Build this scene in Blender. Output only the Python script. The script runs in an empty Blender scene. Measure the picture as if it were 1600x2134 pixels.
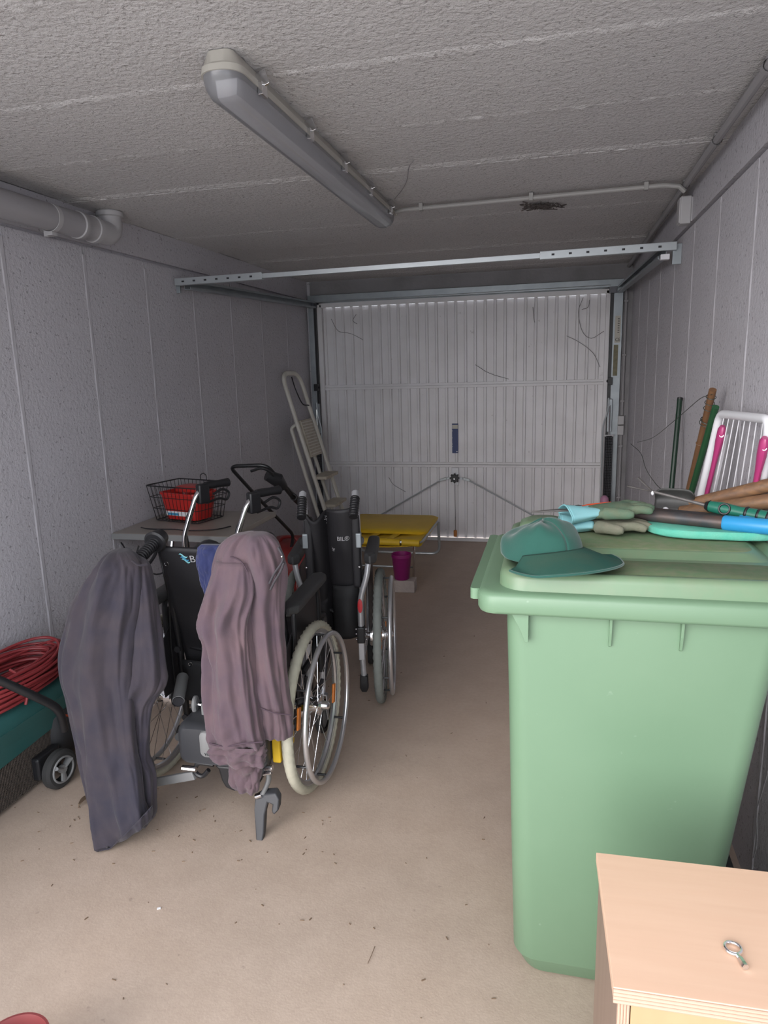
import bpy, bmesh, math, random
from mathutils import Vector, Matrix, Euler, noise
random.seed(7)
PI = math.pi
sc = bpy.context.scene
COL = sc.collection

# ------------------------------------------------------------------ camera
F, YAW, PITCH, ROLL = 1451.0, -.2417, -.2020, -.0278
CAM = Vector((0, 0, 1.5))
cy_, sy_, cp_, sp_ = math.cos(YAW), math.sin(YAW), math.cos(PITCH), math.sin(PITCH)
fwd = Vector((sy_*cp_, cy_*cp_, sp_)); rt = Vector((cy_, -sy_, 0)); up = rt.cross(fwd)
cr_, sr_ = math.cos(ROLL), math.sin(ROLL)
R_ = cr_*rt + sr_*up; U_ = -sr_*rt + cr_*up
cam = bpy.data.cameras.new('camera'); camo = bpy.data.objects.new('camera', cam); COL.objects.link(camo)
cam.sensor_fit = 'HORIZONTAL'; cam.sensor_width = 36; cam.lens = F*36/1600; cam.clip_start = .02
camo.matrix_world = Matrix(((R_.x, U_.x, -fwd.x, CAM.x), (R_.y, U_.y, -fwd.y, CAM.y), (R_.z, U_.z, -fwd.z, CAM.z), (0, 0, 0, 1)))
sc.camera = camo

# ------------------------------------------------------------------ sky, daylight, exposure
W = bpy.data.worlds.new('sky'); sc.world = W; W.use_nodes = True
wn = W.node_tree.nodes; wn['Background'].inputs[0].default_value = (.89, .93, 1.0, 1); wn['Background'].inputs[1].default_value = 2.3
sc.view_settings.view_transform = 'Standard'; sc.view_settings.look = 'None'
sc.view_settings.gamma = 1; sc.view_settings.use_curve_mapping = False
sc.view_settings.exposure = 0.75
sun = bpy.data.lights.new('soft_daylight', 'SUN'); sun.energy = 1.7; sun.angle = math.radians(45); sun.color = (1, .94, .90)
so = bpy.data.objects.new('soft_daylight', sun); COL.objects.link(so)
so.rotation_euler = Vector((.40, .88, -.27)).to_track_quat('-Z', 'Y').to_euler()

def at(px, py, Y):
    d = R_*((px-800)/F) - U_*((py-1067)/F) + fwd
    return CAM + d*((Y-CAM.y)/d.y)
def atz(px, py, Z):
    d = R_*((px-800)/F) - U_*((py-1067)/F) + fwd
    return CAM + d*((Z-CAM.z)/d.z)

# ------------------------------------------------------------------ materials
def mat(name, col, rough=.5, metal=0, bump=(), var=(), spec=.5, stretch=(1, 1, 1), alpha=1, sheen=0, clear=0, speck=None):
    m = bpy.data.materials.new(name); m.use_nodes = True
    nt = m.node_tree; N = nt.nodes; L = nt.links
    b = N['Principled BSDF']
    b.inputs['Base Color'].default_value = (*col, 1); b.inputs['Roughness'].default_value = rough
    b.inputs['Metallic'].default_value = metal; b.inputs['Specular IOR Level'].default_value = spec
    if sheen: b.inputs['Sheen Weight'].default_value = sheen
    if clear: b.inputs['Coat Weight'].default_value = clear
    tc = N.new('ShaderNodeTexCoord'); mp = N.new('ShaderNodeMapping'); mp.inputs['Scale'].default_value = stretch
    L.new(tc.outputs['Object'], mp.inputs[0])
    last = None
    for (sc_, amt, c2) in var:
        nz = N.new('ShaderNodeTexNoise'); nz.inputs['Scale'].default_value = sc_; nz.inputs['Detail'].default_value = 6
        L.new(mp.outputs[0], nz.inputs['Vector'])
        rp = N.new('ShaderNodeValToRGB'); rp.color_ramp.elements[0].position = .38; rp.color_ramp.elements[1].position = .68
        rp.color_ramp.elements[0].color = (0, 0, 0, 1); rp.color_ramp.elements[1].color = (amt,)*3+(1,)
        L.new(nz.outputs[0], rp.inputs[0])
        mx = N.new('ShaderNodeMix'); mx.data_type = 'RGBA'
        L.new(rp.outputs[0], mx.inputs[0])
        if last: L.new(last, mx.inputs[6])
        else: mx.inputs[6].default_value = (*col, 1)
        mx.inputs[7].default_value = (*c2, 1); last = mx.outputs[2]
    if speck:
        s_, thr, amt, c2 = speck
        nz = N.new('ShaderNodeTexNoise'); nz.inputs['Scale'].default_value = s_; nz.inputs['Detail'].default_value = 2
        L.new(tc.outputs['Object'], nz.inputs['Vector'])
        rp = N.new('ShaderNodeValToRGB'); rp.color_ramp.elements[0].position = thr; rp.color_ramp.elements[1].position = thr+.05
        rp.color_ramp.elements[0].color = (0, 0, 0, 1); rp.color_ramp.elements[1].color = (amt,)*3+(1,)
        L.new(nz.outputs[0], rp.inputs[0])
        mx = N.new('ShaderNodeMix'); mx.data_type = 'RGBA'; L.new(rp.outputs[0], mx.inputs[0])
        if last: L.new(last, mx.inputs[6])
        else: mx.inputs[6].default_value = (*col, 1)
        mx.inputs[7].default_value = (*c2, 1); last = mx.outputs[2]
    if last: L.new(last, b.inputs['Base Color'])
    nrm = None
    for (sc_, st, dist) in bump:
        nz = N.new('ShaderNodeTexNoise'); nz.inputs['Scale'].default_value = sc_; nz.inputs['Detail'].default_value = 4; nz.inputs['Roughness'].default_value = .6
        L.new(mp.outputs[0], nz.inputs['Vector'])
        bp = N.new('ShaderNodeBump'); bp.inputs['Strength'].default_value = st; bp.inputs['Distance'].default_value = dist
        L.new(nz.outputs[0], bp.inputs['Height'])
        if nrm: L.new(nrm, bp.inputs['Normal'])
        nrm = bp.outputs[0]
    if nrm: L.new(nrm, b.inputs['Normal'])
    return m

M = {}
M['wall'] = mat('stucco', (.52, .505, .54), .85, bump=[(55, .55, .008), (170, .5, .003)], var=[(2.2, .35, (.45, .43, .455))], speck=(75, .64, .55, (.12, .11, .115)))
M['wall_joint'] = mat('joint', (.47, .455, .485), .8, bump=[(90, .4, .003)])
M['ceil'] = mat('ceiling_render', (.62, .60, .60), .85, bump=[(62, 1.0, .014), (200, .5, .003)], var=[(3, .3, (.54, .52, .52))], speck=(95, .63, .55, (.16, .145, .145)))
M['ceil_joint'] = mat('ceiling_joint', (.62, .6, .6), .85, bump=[(80, 1, .012)])
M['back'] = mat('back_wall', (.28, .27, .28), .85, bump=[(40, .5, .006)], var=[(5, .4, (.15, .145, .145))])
M['floor'] = mat('floor_screed', (.47, .365, .29), .6, bump=[(160, .25, .002), (30, .12, .003)], var=[(1.6, .6, (.41, .33, .27)), (9, .35, (.56, .45, .37)), (60, .3, (.37, .28, .225))], speck=(38, .73, .4, (.2, .15, .12)))
M['outside'] = mat('outside_paving', (.5, .48, .45), .9, var=[(4, .4, (.4, .38, .36))])
M['door'] = mat('door_white', (.76, .745, .76), .45, bump=[(14, .08, .004)], var=[(5, .45, (.62, .60, .60))], speck=(26, .73, .35, (.3, .27, .26)))
M['galv'] = mat('galvanised', (.34, .37, .39), .4, .55, var=[(12, .5, (.24, .27, .29))])
M['galv_l'] = mat('galvanised_light', (.46, .49, .51), .35, .5, var=[(14, .4, (.4, .43, .45))])
M['chrome'] = mat('chrome', (.78, .78, .80), .14, 1)
M['silver'] = mat('silver_paint', (.55, .56, .59), .3, .6)
M['rim'] = mat('rim_aluminium', (.62, .62, .64), .28, .85)
M['steel_d'] = mat('dark_steel', (.10, .10, .11), .4, .7)
M['black'] = mat('black_plastic', (.014, .014, .016), .42)
M['blackm'] = mat('black_matte', (.02, .02, .022), .7)
M['pad'] = mat('pad_grey', (.04, .04, .042), .55, bump=[(150, .2, .001)])
M['nylon'] = mat('black_nylon', (.016, .015, .018), .62, bump=[(18, .25, .006), (500, .2, .0005)])
M['white'] = mat('white_print', (.8, .8, .82), .5)
M['wave1'] = mat('print_turquoise', (.25, .62, .68), .5)
M['wave2'] = mat('print_blue', (.04, .28, .5), .5)
M['tire_c'] = mat('tyre_cream', (.46, .44, .35), .75, var=[(30, .5, (.34, .32, .26))])
M['tire_g'] = mat('tyre_grey', (.20, .215, .20), .75, var=[(30, .5, (.15, .16, .15))])
M['tire_k'] = mat('tyre_black', (.03, .03, .03), .75)
M['orange'] = mat('orange_reflector', (.75, .22, .03), .3)
M['orangecap'] = mat('orange_cap', (.55, .20, .04), .5)
M['red'] = mat('red_plastic', (.5, .025, .02), .35)
M['redm'] = mat('red_deck', (.30, .028, .025), .4, var=[(8, .4, (.22, .02, .02))])
M['redr'] = mat('red_reflector', (.55, .03, .04), .35)
M['cable'] = mat('red_cable', (.26, .03, .034), .5, var=[(10, .4, (.18, .02, .025))])
M['redbowl'] = mat('dull_red_bowl', (.19, .04, .04), .4)
M['green'] = mat('bin_green', (.143, .238, .148), .42, bump=[(220, .06, .001)], var=[(3.5, .25, (.18, .285, .185))], speck=(34, .74, .3, (.35, .45, .36)))
M['lid'] = mat('lid_green', (.15, .245, .145), .38, bump=[(160, .1, .001)], var=[(4, .5, (.135, .195, .115)), (30, .25, (.21, .23, .15))])
M['liddirt'] = mat('lid_dirt', (.15, .20, .10), .85, bump=[(200, .4, .001)], var=[(8, .6, (.12, .24, .12)), (45, .5, (.24, .235, .16))])
M['beech'] = mat('beech', (.73, .485, .345), .45, stretch=(1, 14, 14), bump=[(8, .05, .001)], var=[(1.6, .55, (.66, .43, .30)), (5, .3, (.78, .55, .40))])
M['beech_m'] = mat('beech_moulding_dimmed', (.52, .34, .25), .45, var=[(3, .4, (.46, .30, .215))])  # same beech, colour darkened to offset the strong light on the front
M['beech_s'] = mat('beech_side_shaded', (.27, .19, .145), .5, stretch=(14, 14, 1), var=[(2, .5, (.22, .15, .115))])  # shade on the cabinet sides is put into a darker beech colour
M['maple'] = mat('maple_front', (.42, .30, .165), .45, stretch=(9, 9, 1), var=[(2, .5, (.37, .25, .13))])
M['navy'] = mat('faded_navy', (.028, .024, .036), .9, bump=[(420, .35, .0012), (22, .2, .006)], var=[(6, .7, (.045, .034, .040)), (2.2, .6, (.020, .021, .038)), (13, .25, (.085, .062, .06))], sheen=.1)
M['mauve'] = mat('faded_mauve', (.092, .061, .077), .95, bump=[(380, .35, .0012), (20, .2, .006)], var=[(7, .6, (.12, .078, .088)), (3, .45, (.072, .052, .073)), (16, .2, (.18, .11, .10))], sheen=.15)
M['mauve_seam'] = mat('mauve_seam', (.07, .045, .06), .95)
M['royal'] = mat('royal_blue_cloth', (.018, .025, .095), .9, bump=[(350, .3, .001)], sheen=.2)
M['zip'] = mat('zip_grey', (.07, .065, .075), .6, bump=[(500, .5, .001)])
M['yellow'] = mat('yellow_canvas', (.68, .44, .018), .55, var=[(7, .4, (.56, .35, .015))])
M['yel'] = mat('yellow_plastic', (.85, .75, .08), .4)
M['magenta'] = mat('magenta_plastic', (.24, .012, .13), .35)
M['pink'] = mat('pink_plastic', (.42, .045, .17), .35)
M['pinkl'] = mat('pale_pink', (.45, .22, .34), .5)
M['whitep'] = mat('white_plastic', (.75, .75, .78), .35)
M['pvc'] = mat('pvc_pipe', (.33, .32, .335), .45)
M['pvc_l'] = mat('pvc_light', (.43, .42, .43), .45)
M['cond'] = mat('conduit', (.36, .35, .34), .5)
M['cond_p'] = mat('conduit_painted', (.30, .29, .30), .6)
M['lampbody'] = mat('lamp_body', (.43, .41, .37), .5)
M['stone'] = mat('concrete_block', (.44, .38, .35), .9, bump=[(60, .6, .005)], var=[(15, .5, (.34, .29, .27))])
M['tabletop'] = mat('table_top', (.30, .27, .235), .35, var=[(9, .4, (.22, .19, .165))])
M['wood'] = mat('worn_wood', (.20, .105, .055), .6, stretch=(1, 8, 8), bump=[(14, .3, .002)], var=[(5, .7, (.32, .175, .08)), (11, .6, (.085, .055, .04))])
M['bamboo'] = mat('bamboo', (.17, .085, .04), .5, var=[(14, .5, (.12, .06, .03))])
M['stake'] = mat('green_stake', (.02, .085, .035), .4, bump=[(120, .4, .002)])
M['stake_d'] = mat('dark_green_stake', (.008, .028, .016), .45, bump=[(120, .4, .002)])
M['dust'] = mat('cobweb_dust', (.10, .085, .08), .9)
M['wire'] = mat('wire', (.06, .07, .06), .5, .5)
M['capgreen'] = mat('cap_cloth', (.007, .065, .048), .85, bump=[(400, .3, .001), (24, .2, .004)], var=[(9, .4, (.012, .09, .068))], sheen=.25)
M['capbrim'] = mat('cap_brim_cloth', (.009, .075, .056), .8, bump=[(400, .3, .001)], var=[(13, .4, (.06, .09, .058))])
M['latex'] = mat('glove_latex', (.085, .15, .095), .85, bump=[(260, .5, .002)], var=[(14, .7, (.16, .17, .11)), (40, .4, (.07, .19, .135))])
M['latexd'] = mat('glove_dirty', (.17, .165, .12), .9, bump=[(260, .5, .002)], var=[(18, .6, (.25, .235, .18)), (30, .3, (.10, .16, .10))])
M['cuff'] = mat('glove_cuff', (.22, .50, .54), .85, bump=[(350, .3, .001)], var=[(14, .4, (.35, .55, .57))])
M['foam'] = mat('kneeling_foam', (.10, .45, .34), .9, bump=[(300, .6, .002)], var=[(30, .5, (.18, .48, .36))])
M['blade'] = mat('shear_steel', (.055, .055, .06), .5, .4, bump=[(80, .3, .001)], var=[(14, .6, (.085, .085, .09)), (24, .4, (.18, .09, .055))])
M['bluep'] = mat('blue_grip', (.03, .27, .55), .35)
M['trowel'] = mat('trowel_steel', (.075, .075, .075), .55, .5, bump=[(60, .3, .001)], var=[(16, .5, (.14, .14, .13))])
M['forksteel'] = mat('fork_steel', (.18, .17, .165), .55, .5, bump=[(120, .5, .001)], var=[(30, .5, (.08, .07, .065))])
M['handleg'] = mat('green_handle', (.015, .14, .095), .35)
M['orangep'] = mat('orange_plastic', (.65, .09, .03), .4)
M['teal'] = mat('teal_plastic', (.025, .105, .10), .45, var=[(5, .3, (.03, .085, .08))])
M['mesh'] = mat('catcher_mesh', (.065, .05, .04), .7)
M['greyplastic'] = mat('grey_plastic', (.036, .037, .042), .5)
M['greyl'] = mat('light_grey_plastic', (.20, .20, .20), .5)
M['leaf'] = mat('dry_leaf', (.17, .115, .075), .8)
M['blue_sticker'] = mat('blue_sticker', (.02, .04, .14), .5)
M['sticker'] = mat('cream_sticker', (.5, .48, .42), .6)
M['sticker_o'] = mat('old_sticker', (.22, .20, .13), .7, var=[(40, .6, (.12, .12, .07))])
M['ink'] = mat('ink', (.02, .02, .025), .6)
M['ladder'] = mat('ladder_paint', (.62, .60, .54), .55, var=[(14, .4, (.50, .47, .41))])
M['step'] = mat('ladder_step', (.50, .46, .38), .7, var=[(20, .4, (.27, .22, .17))])
def glassy():
    m = bpy.data.materials.new('lamp_diffuser'); m.use_nodes = True
    b = m.node_tree.nodes['Principled BSDF']; b.inputs['Base Color'].default_value = (.62, .62, .66, 1)
    b.inputs['Roughness'].default_value = .2; b.inputs['Transmission Weight'].default_value = .72; b.inputs['IOR'].default_value = 1.45
    return m
M['diff'] = glassy()
M['tubew'] = mat('lamp_tube_white', (.7, .7, .7), .3)

# ------------------------------------------------------------------ mesh builder
def basis(d):
    d = Vector(d).normalized(); a = Vector((0, 0, 1)) if abs(d.z) < .9 else Vector((1, 0, 0))
    x = a.cross(d).normalized(); return x, d.cross(x)
def fillet(pts, r, k=5):
    pts = [Vector(p) for p in pts]; out = [pts[0]]
    for i in range(1, len(pts)-1):
        a, b, c = pts[i-1], pts[i], pts[i+1]
        ra = min(r, (a-b).length*.48, (c-b).length*.48)
        p0 = b+(a-b).normalized()*ra; p1 = b+(c-b).normalized()*ra
        for j in range(k+1):
            t = j/k; out.append(p0*(1-t)**2+b*2*t*(1-t)+p1*t*t)
    out.append(pts[-1]); return out
def smoothp(pts, k=6):
    P = [Vector(p) for p in pts]; P = [P[0]*2-P[1]]+P+[P[-1]*2-P[-2]]; out = []
    for i in range(1, len(P)-2):
        for j in range(k):
            t = j/k; a, b, c, d = P[i-1:i+3]
            out.append(.5*((2*b)+(c-a)*t+(2*a-5*b+4*c-d)*t*t+(3*b-a-3*c+d)*t**3))
    out.append(P[-2]); return out
class MB:
    def __init__(s): s.v = []; s.f = []
    def add(s, v, f):
        o = len(s.v); s.v += [tuple(p) for p in v]; s.f += [tuple(i+o for i in q) for q in f]; return s
    def box(s, x0, x1, y0, y1, z0, z1):
        return s.add([(x, y, z) for x in (x0, x1) for y in (y0, y1) for z in (z0, z1)], [(0, 1, 3, 2), (4, 6, 7, 5), (0, 4, 5, 1), (2, 3, 7, 6), (0, 2, 6, 4), (1, 5, 7, 3)])
    def obox(s, c, size, rot=(0, 0, 0)):
        m = Euler(rot).to_matrix() if not isinstance(rot, Matrix) else rot; c = Vector(c)
        return s.add([c+m @ Vector((x*size[0]/2, y*size[1]/2, z*size[2]/2)) for x in (-1, 1) for y in (-1, 1) for z in (-1, 1)], [(0, 1, 3, 2), (4, 6, 7, 5), (0, 4, 5, 1), (2, 3, 7, 6), (0, 2, 6, 4), (1, 5, 7, 3)])
    def bar(s, a, b, w, h, upv=(0, 0, 1)):
        a = Vector(a); b = Vector(b); d = (b-a).normalized(); u = Vector(upv); x = u.cross(d).normalized(); u = d.cross(x)
        return s.add([p+x*i*w/2+u*j*h/2 for p in (a, b) for i in (-1, 1) for j in (-1, 1)], [(0, 1, 3, 2), (4, 6, 7, 5), (0, 4, 5, 1), (2, 3, 7, 6), (0, 2, 6, 4), (1, 5, 7, 3)])
    def tube(s, pts, r, n=10, closed=False, flat=1):
        P = [Vector(p) for p in pts]; m = len(P); vs = []; fs = []; X = None
        for i, p in enumerate(P):
            if closed: d = P[(i+1) % m]-P[i-1]
            else: d = P[min(i+1, m-1)]-P[max(i-1, 0)]
            if d.length < 1e-9: d = Vector((0, 0, 1))
            d.normalize()
            if X is None: X, Y = basis(d)
            else:
                X = (X-d*X.dot(d)).normalized(); Y = d.cross(X)
            rr = r[i] if isinstance(r, (list, tuple)) else r
            for k in range(n):
                a = 2*PI*k/n; vs.append(p+X*rr*math.cos(a)+Y*rr*flat*math.sin(a))
        for i in range(m if closed else m-1):
            for k in range(n):
                j = (i+1) % m; fs.append((i*n+k, i*n+(k+1) % n, j*n+(k+1) % n, j*n+k))
        if not closed: fs += [tuple(range(n-1, -1, -1)), tuple((m-1)*n+k for k in range(n))]
        return s.add(vs, fs)
    def lathe(s, prof, c=(0, 0, 0), axis=(0, 0, 1), n=32, closed=False):
        ax = Vector(axis).normalized(); X, Y = basis(ax); c = Vector(c); vs = []; fs = []; m = len(prof)
        for r, h in prof:
            r = max(r, 1e-5)
            for k in range(n):
                a = 2*PI*k/n; vs.append(c+ax*h+X*r*math.cos(a)+Y*r*math.sin(a))
        for i in range(m if closed else m-1):
            j = (i+1) % m
            for k in range(n): fs.append((i*n+k, i*n+(k+1) % n, j*n+(k+1) % n, j*n+k))
        return s.add(vs, fs)
    def torus(s, c, axis, R, r, N=48, n=10):
        return s.lathe([(R+r*math.cos(2*PI*i/n), r*math.sin(2*PI*i/n)) for i in range(n)], c, axis, N, True)
    def sphere(s, c, r, n=12, sc_=(1, 1, 1)):
        o = len(s.v); s.lathe([(r*math.sin(PI*i/n), -r*math.cos(PI*i/n)) for i in range(n+1)], (0, 0, 0), (0, 0, 1), n*2)
        for i in range(o, len(s.v)):
            v = s.v[i]; s.v[i] = (c[0]+v[0]*sc_[0], c[1]+v[1]*sc_[1], c[2]+v[2]*sc_[2])
        return s
    def prism(s, poly, o, u, w, d):
        """poly [(a,b)] in the plane o + a*u + b*w, extruded by vector d"""
        o, u, w, d = Vector(o), Vector(u), Vector(w), Vector(d); n = len(poly)
        vs = [o+u*a+w*b for a, b in poly]; vs += [v+d for v in vs]
        return s.add(vs, [tuple(range(n-1, -1, -1)), tuple(range(n, 2*n))]+[(i, (i+1) % n, n+(i+1) % n, n+i) for i in range(n)])
    def loft(s, rings, cap0=True, cap1=True):
        n = len(rings[0]); vs = [p for r in rings for p in r]; fs = []
        for i in range(len(rings)-1):
            for k in range(n): fs.append((i*n+k, i*n+(k+1) % n, (i+1)*n+(k+1) % n, (i+1)*n+k))
        if cap0: fs.append(tuple(range(n-1, -1, -1)))
        if cap1: fs.append(tuple((len(rings)-1)*n+k for k in range(n)))
        return s.add(vs, fs)
    def grid(s, fn, nu, nv):
        vs = [fn(i/nu, j/nv) for i in range(nu+1) for j in range(nv+1)]
        return s.add(vs, [(i*(nv+1)+j, (i+1)*(nv+1)+j, (i+1)*(nv+1)+j+1, i*(nv+1)+j+1) for i in range(nu) for j in range(nv)])
    def build(s, name, m, parent=None, smooth=35, bevel=0, solid=0, sub=0, remesh=0, loc=None, kind=None, label=None):
        me = bpy.data.meshes.new(name); me.from_pydata(s.v, [], s.f)
        bm = bmesh.new(); bm.from_mesh(me); bmesh.ops.recalc_face_normals(bm, faces=bm.faces); bm.to_mesh(me); bm.free()
        me.materials.append(M[m] if isinstance(m, str) else m)
        if smooth:
            for p in me.polygons: p.use_smooth = True
            if smooth < 180: me.set_sharp_from_angle(angle=math.radians(smooth))
        o = bpy.data.objects.new(name, me); COL.objects.link(o)
        if parent: o.parent = parent
        if loc: o.location = loc
        if remesh:
            md = o.modifiers.new('remesh', 'REMESH'); md.mode = 'VOXEL'; md.voxel_size = remesh; md.use_smooth_shade = True
            md = o.modifiers.new('smooth', 'SMOOTH'); md.factor = .6; md.iterations = 5
        if bevel:
            md = o.modifiers.new('bevel', 'BEVEL'); md.width = bevel; md.segments = 3; md.limit_method = 'ANGLE'; md.angle_limit = math.radians(38)
            md.harden_normals = False
        if solid:
            md = o.modifiers.new('solid', 'SOLIDIFY'); md.thickness = solid; md.offset = 0
        if sub:
            md = o.modifiers.new('sub', 'SUBSURF'); md.levels = sub; md.render_levels = sub
        if kind: o['kind'] = kind
        if label: o['label'] = label
        return o
def rr(cx, cy, hx, hy, r, z, k=5):
    out = []
    for qx, qy, a0 in ((1, 1, 0), (-1, 1, PI/2), (-1, -1, PI), (1, -1, 3*PI/2)):
        for i in range(k+1):
            a = a0+PI/2*i/k; out.append(Vector((cx+qx*(hx-r)+r*math.cos(a), cy+qy*(hy-r)+r*math.sin(a), z)))
    return out
def thing(name, label, cat, loc=(0, 0, 0), rz=0, group=None):
    o = bpy.data.objects.new(name, None); COL.objects.link(o); o.empty_display_size = .05
    o.location = loc; o.rotation_euler = (0, 0, rz); o['label'] = label; o['category'] = cat
    if group: o['group'] = group
    return o
def tag(o, label, cat, group=None):
    o['label'] = label; o['category'] = cat
    if group: o['group'] = group
    return o
def struct(name, label=None):
    o = bpy.data.objects.new(name, None); COL.objects.link(o); o['kind'] = 'structure'
    if label: o['label'] = label
    return o
def dup(o, parent, loc=None, rot=None):
    c = o.copy(); COL.objects.link(c); c.parent = parent
    if loc is not None: c.location = loc
    if rot is not None: c.rotation_euler = rot
    return c
def text(name, s, size, matrix, m, parent=None, fn=None, ext=.0004, align='LEFT'):
    cu = bpy.data.curves.new(name, 'FONT'); cu.body = s; cu.size = size; cu.extrude = ext; cu.align_x = align
    t = bpy.data.objects.new('tmp', cu); COL.objects.link(t)
    bpy.context.view_layer.update()
    me = bpy.data.meshes.new_from_object(t.evaluated_get(bpy.context.evaluated_depsgraph_get()))
    bpy.data.objects.remove(t)
    for v in me.vertices:
        v.co = matrix @ v.co
        if fn: v.co = fn(v.co)
    me.materials.clear(); me.materials.append(M[m]); me.name = name
    o = bpy.data.objects.new(name, me); COL.objects.link(o)
    if parent: o.parent = parent
    return o
def FR(o, x, y):   # frame matrix with origin o, text running along x, text up along y
    x = Vector(x).normalized(); y = Vector(y).normalized(); z = x.cross(y)
    return Matrix(((x.x, y.x, z.x, o[0]), (x.y, y.y, z.y, o[1]), (x.z, y.z, z.z, o[2]), (0, 0, 0, 1)))

# ------------------------------------------------------------------ room
XL, XR, YN, YD, H = -2.097, .575, .30, 5.93, 2.25
fl = MB().box(XL-.15, XR+.15, YN, YD+.25, -.12, 0).build('floor', 'floor', smooth=0); fl['kind'] = 'structure'
gr = MB().box(-14, 14, -16, YN-.002, -.14, -.012).build('ground', 'outside', smooth=0); gr['kind'] = 'structure'
gr = MB().box(-14, 14, YD+.252, 20, -.14, -.012).build('ground', 'outside', smooth=0); gr['kind'] = 'structure'

def wall(name, x, sgn):
    w = MB().box(*sorted((x, x-sgn*.15)), YN, YD+.25, -.05, H+.2).build(name, 'wall', smooth=0); w['kind'] = 'structure'
    ys = [YN]+[y for y in [2.43+.5*k for k in range(-4, 7)] if y > YN+.05 and y < YD-.02]+[YD]
    T_ = .016
    first = None
    for i in range(len(ys)-1):
        a, b = ys[i]+.007, ys[i+1]-.007
        if first is None or abs((b-a)-first[1]) > 1e-3:
            p = MB().box(0, sgn*T_, 0, b-a, 0, 2.085).build('panel', 'wall', w, smooth=0); p.location = (x, a, 0); first = (p, b-a)
        else: dup(first[0], w, (x, a, 0))
        if i:
            j = MB()
            yy = ys[i]
            j.loft([[Vector((x+sgn*(T_-.002), yy-.017, z)), Vector((x+sgn*(T_+.0025+.001*math.sin(z*31+i)), yy-.008+.003*noise.noise(Vector((z*9, i, 0))), z)), Vector((x+sgn*(T_+.0025), yy+.008+.003*noise.noise(Vector((z*9, i, 4))), z)), Vector((x+sgn*(T_-.002), yy+.017, z))] for z in [k*.05 for k in range(42)]])
            j.build('joint_strip', 'wall_joint', w, smooth=0)
    MB().box(*sorted((x, x+sgn*.023)), YN, YD, 2.10, H).build('top_band', 'wall', w, smooth=0)
    return w
wl = wall('wall_left', XL-.016, 1)
wr = wall('wall_right', XR+.016, -1)
# crack low in the right wall
cr = MB()
pts = [at(1578, 1560, 1.9), at(1560, 1640, 1.9), at(1545, 1690, 1.9), at(1552, 1750, 1.9), at(1540, 1800, 1.9)]
cp = [Vector((XR-.0005, 1.86+i*.012+.02*math.sin(i*2.1), .60-i*.085)) for i in range(7)]
cr.tube(smoothp(cp, 4), .0022, 5).build('crack', 'back', wr)

ce = MB().box(XL-.15, XR+.15, YN, YD+.25, H+.02, H+.2).build('ceiling', 'ceil', smooth=0); ce['kind'] = 'structure'
ys = [YN]+[.455+.475*k for k in range(0, 12)]+[YD]
ys = sorted(set(round(y, 4) for y in ys if y <= YD))
for i in range(len(ys)-1):
    a, b = ys[i]+.006, ys[i+1]-.006
    if b-a < .02: continue
    MB().box(XL, XR, a, b, H+(.0, .004, -.003, .002)[i % 4], H+.03).build('panel', 'ceil', ce, smooth=0)
for i, yy in enumerate(ys[1:-1]):
    j = MB()
    def sec(x, yy=yy, i=i):
        o = .007*noise.noise(Vector((x*6, i*3.3, 0)))+.004*noise.noise(Vector((x*30, i*3.3, 5))); h = .002+.006*noise.noise(Vector((x*26, i, 1)))
        return [Vector((x, yy-.034+o, H+.0045)), Vector((x, yy-.020+o, H+.001-h*.3)), Vector((x, yy-.004+o, H-h)), Vector((x, yy+.004+o, H-h*.8)), Vector((x, yy+.009+o*.5, H+.004)), Vector((x, yy+.012, H+.01))]
    j.loft([sec(XL+(XR-XL)*k/260) for k in range(261)]).build('joint_ridge', 'ceil', ce)
# back wall
wb = struct('wall_back')
DX0, DX1, DT = -2.0, .415, 2.075
MB().box(XL, -2.065, YD, YD+.25, 0, H).build('left_pier', 'wall', wb, smooth=0)
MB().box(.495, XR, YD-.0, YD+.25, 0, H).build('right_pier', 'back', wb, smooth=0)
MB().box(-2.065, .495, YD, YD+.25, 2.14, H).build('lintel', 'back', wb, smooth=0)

# ------------------------------------------------------------------ up-and-over garage door
dr = struct('door_1')
S = YD+.045          # plane of the sheet flats
pitch = (2.36)/29
def corr(z0, z1):
    prof = [(-1.985, S)]; x = -1.985+.02
    for k in range(29):
        prof += [(x, S), (x+.006, S-.014), (x+.021, S-.014), (x+.027, S)]; x += pitch
    prof += [(.395, S)]
    m = MB(); n = len(prof)
    m.add([(a, b, z) for z in (z0, z1) for a, b in prof], [(i, i+1, n+i+1, n+i) for i in range(n-1)])
    return m
for z0, z1 in ((.028, .655), (.695, 1.335), (1.372, 2.035)):
    corr(z0, z1).build('door_section', 'door', dr, smooth=0, solid=.0012)
for z in (.675, 1.353):
    MB().box(-1.99, .40, S-.030, S-.005, z-.021, z+.0005).build('rail', 'door', dr, smooth=0, bevel=.002)
    MB().box(-1.99, .40, S-.026, S-.005, z+.003, z+.022).build('rail', 'door', dr, smooth=0, bevel=.002)
MB().box(-1.99, .40, S-.045, S-.019, 2.0335, 2.070).build('top_rail', 'door', dr, smooth=0, bevel=.003)
MB().box(-1.99, .40, S-.04, S-.018, .0, .028).build('bottom_rail', 'door', dr, smooth=0, bevel=.003)
MB().box(-2.01, -1.968, S-.045, S, 0, 2.06).build('side_rail', 'door', dr, smooth=0, bevel=.003)
MB().box(.378, .41, S-.045, S, 0, 2.06).build('side_rail', 'door', dr, smooth=0, bevel=.003)
fr = MB()
fr.box(-2.075, -2.03, YD-.035, YD+.03, 0, 2.13).build('frame_post', 'galv', dr, smooth=0, bevel=.002)
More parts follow.
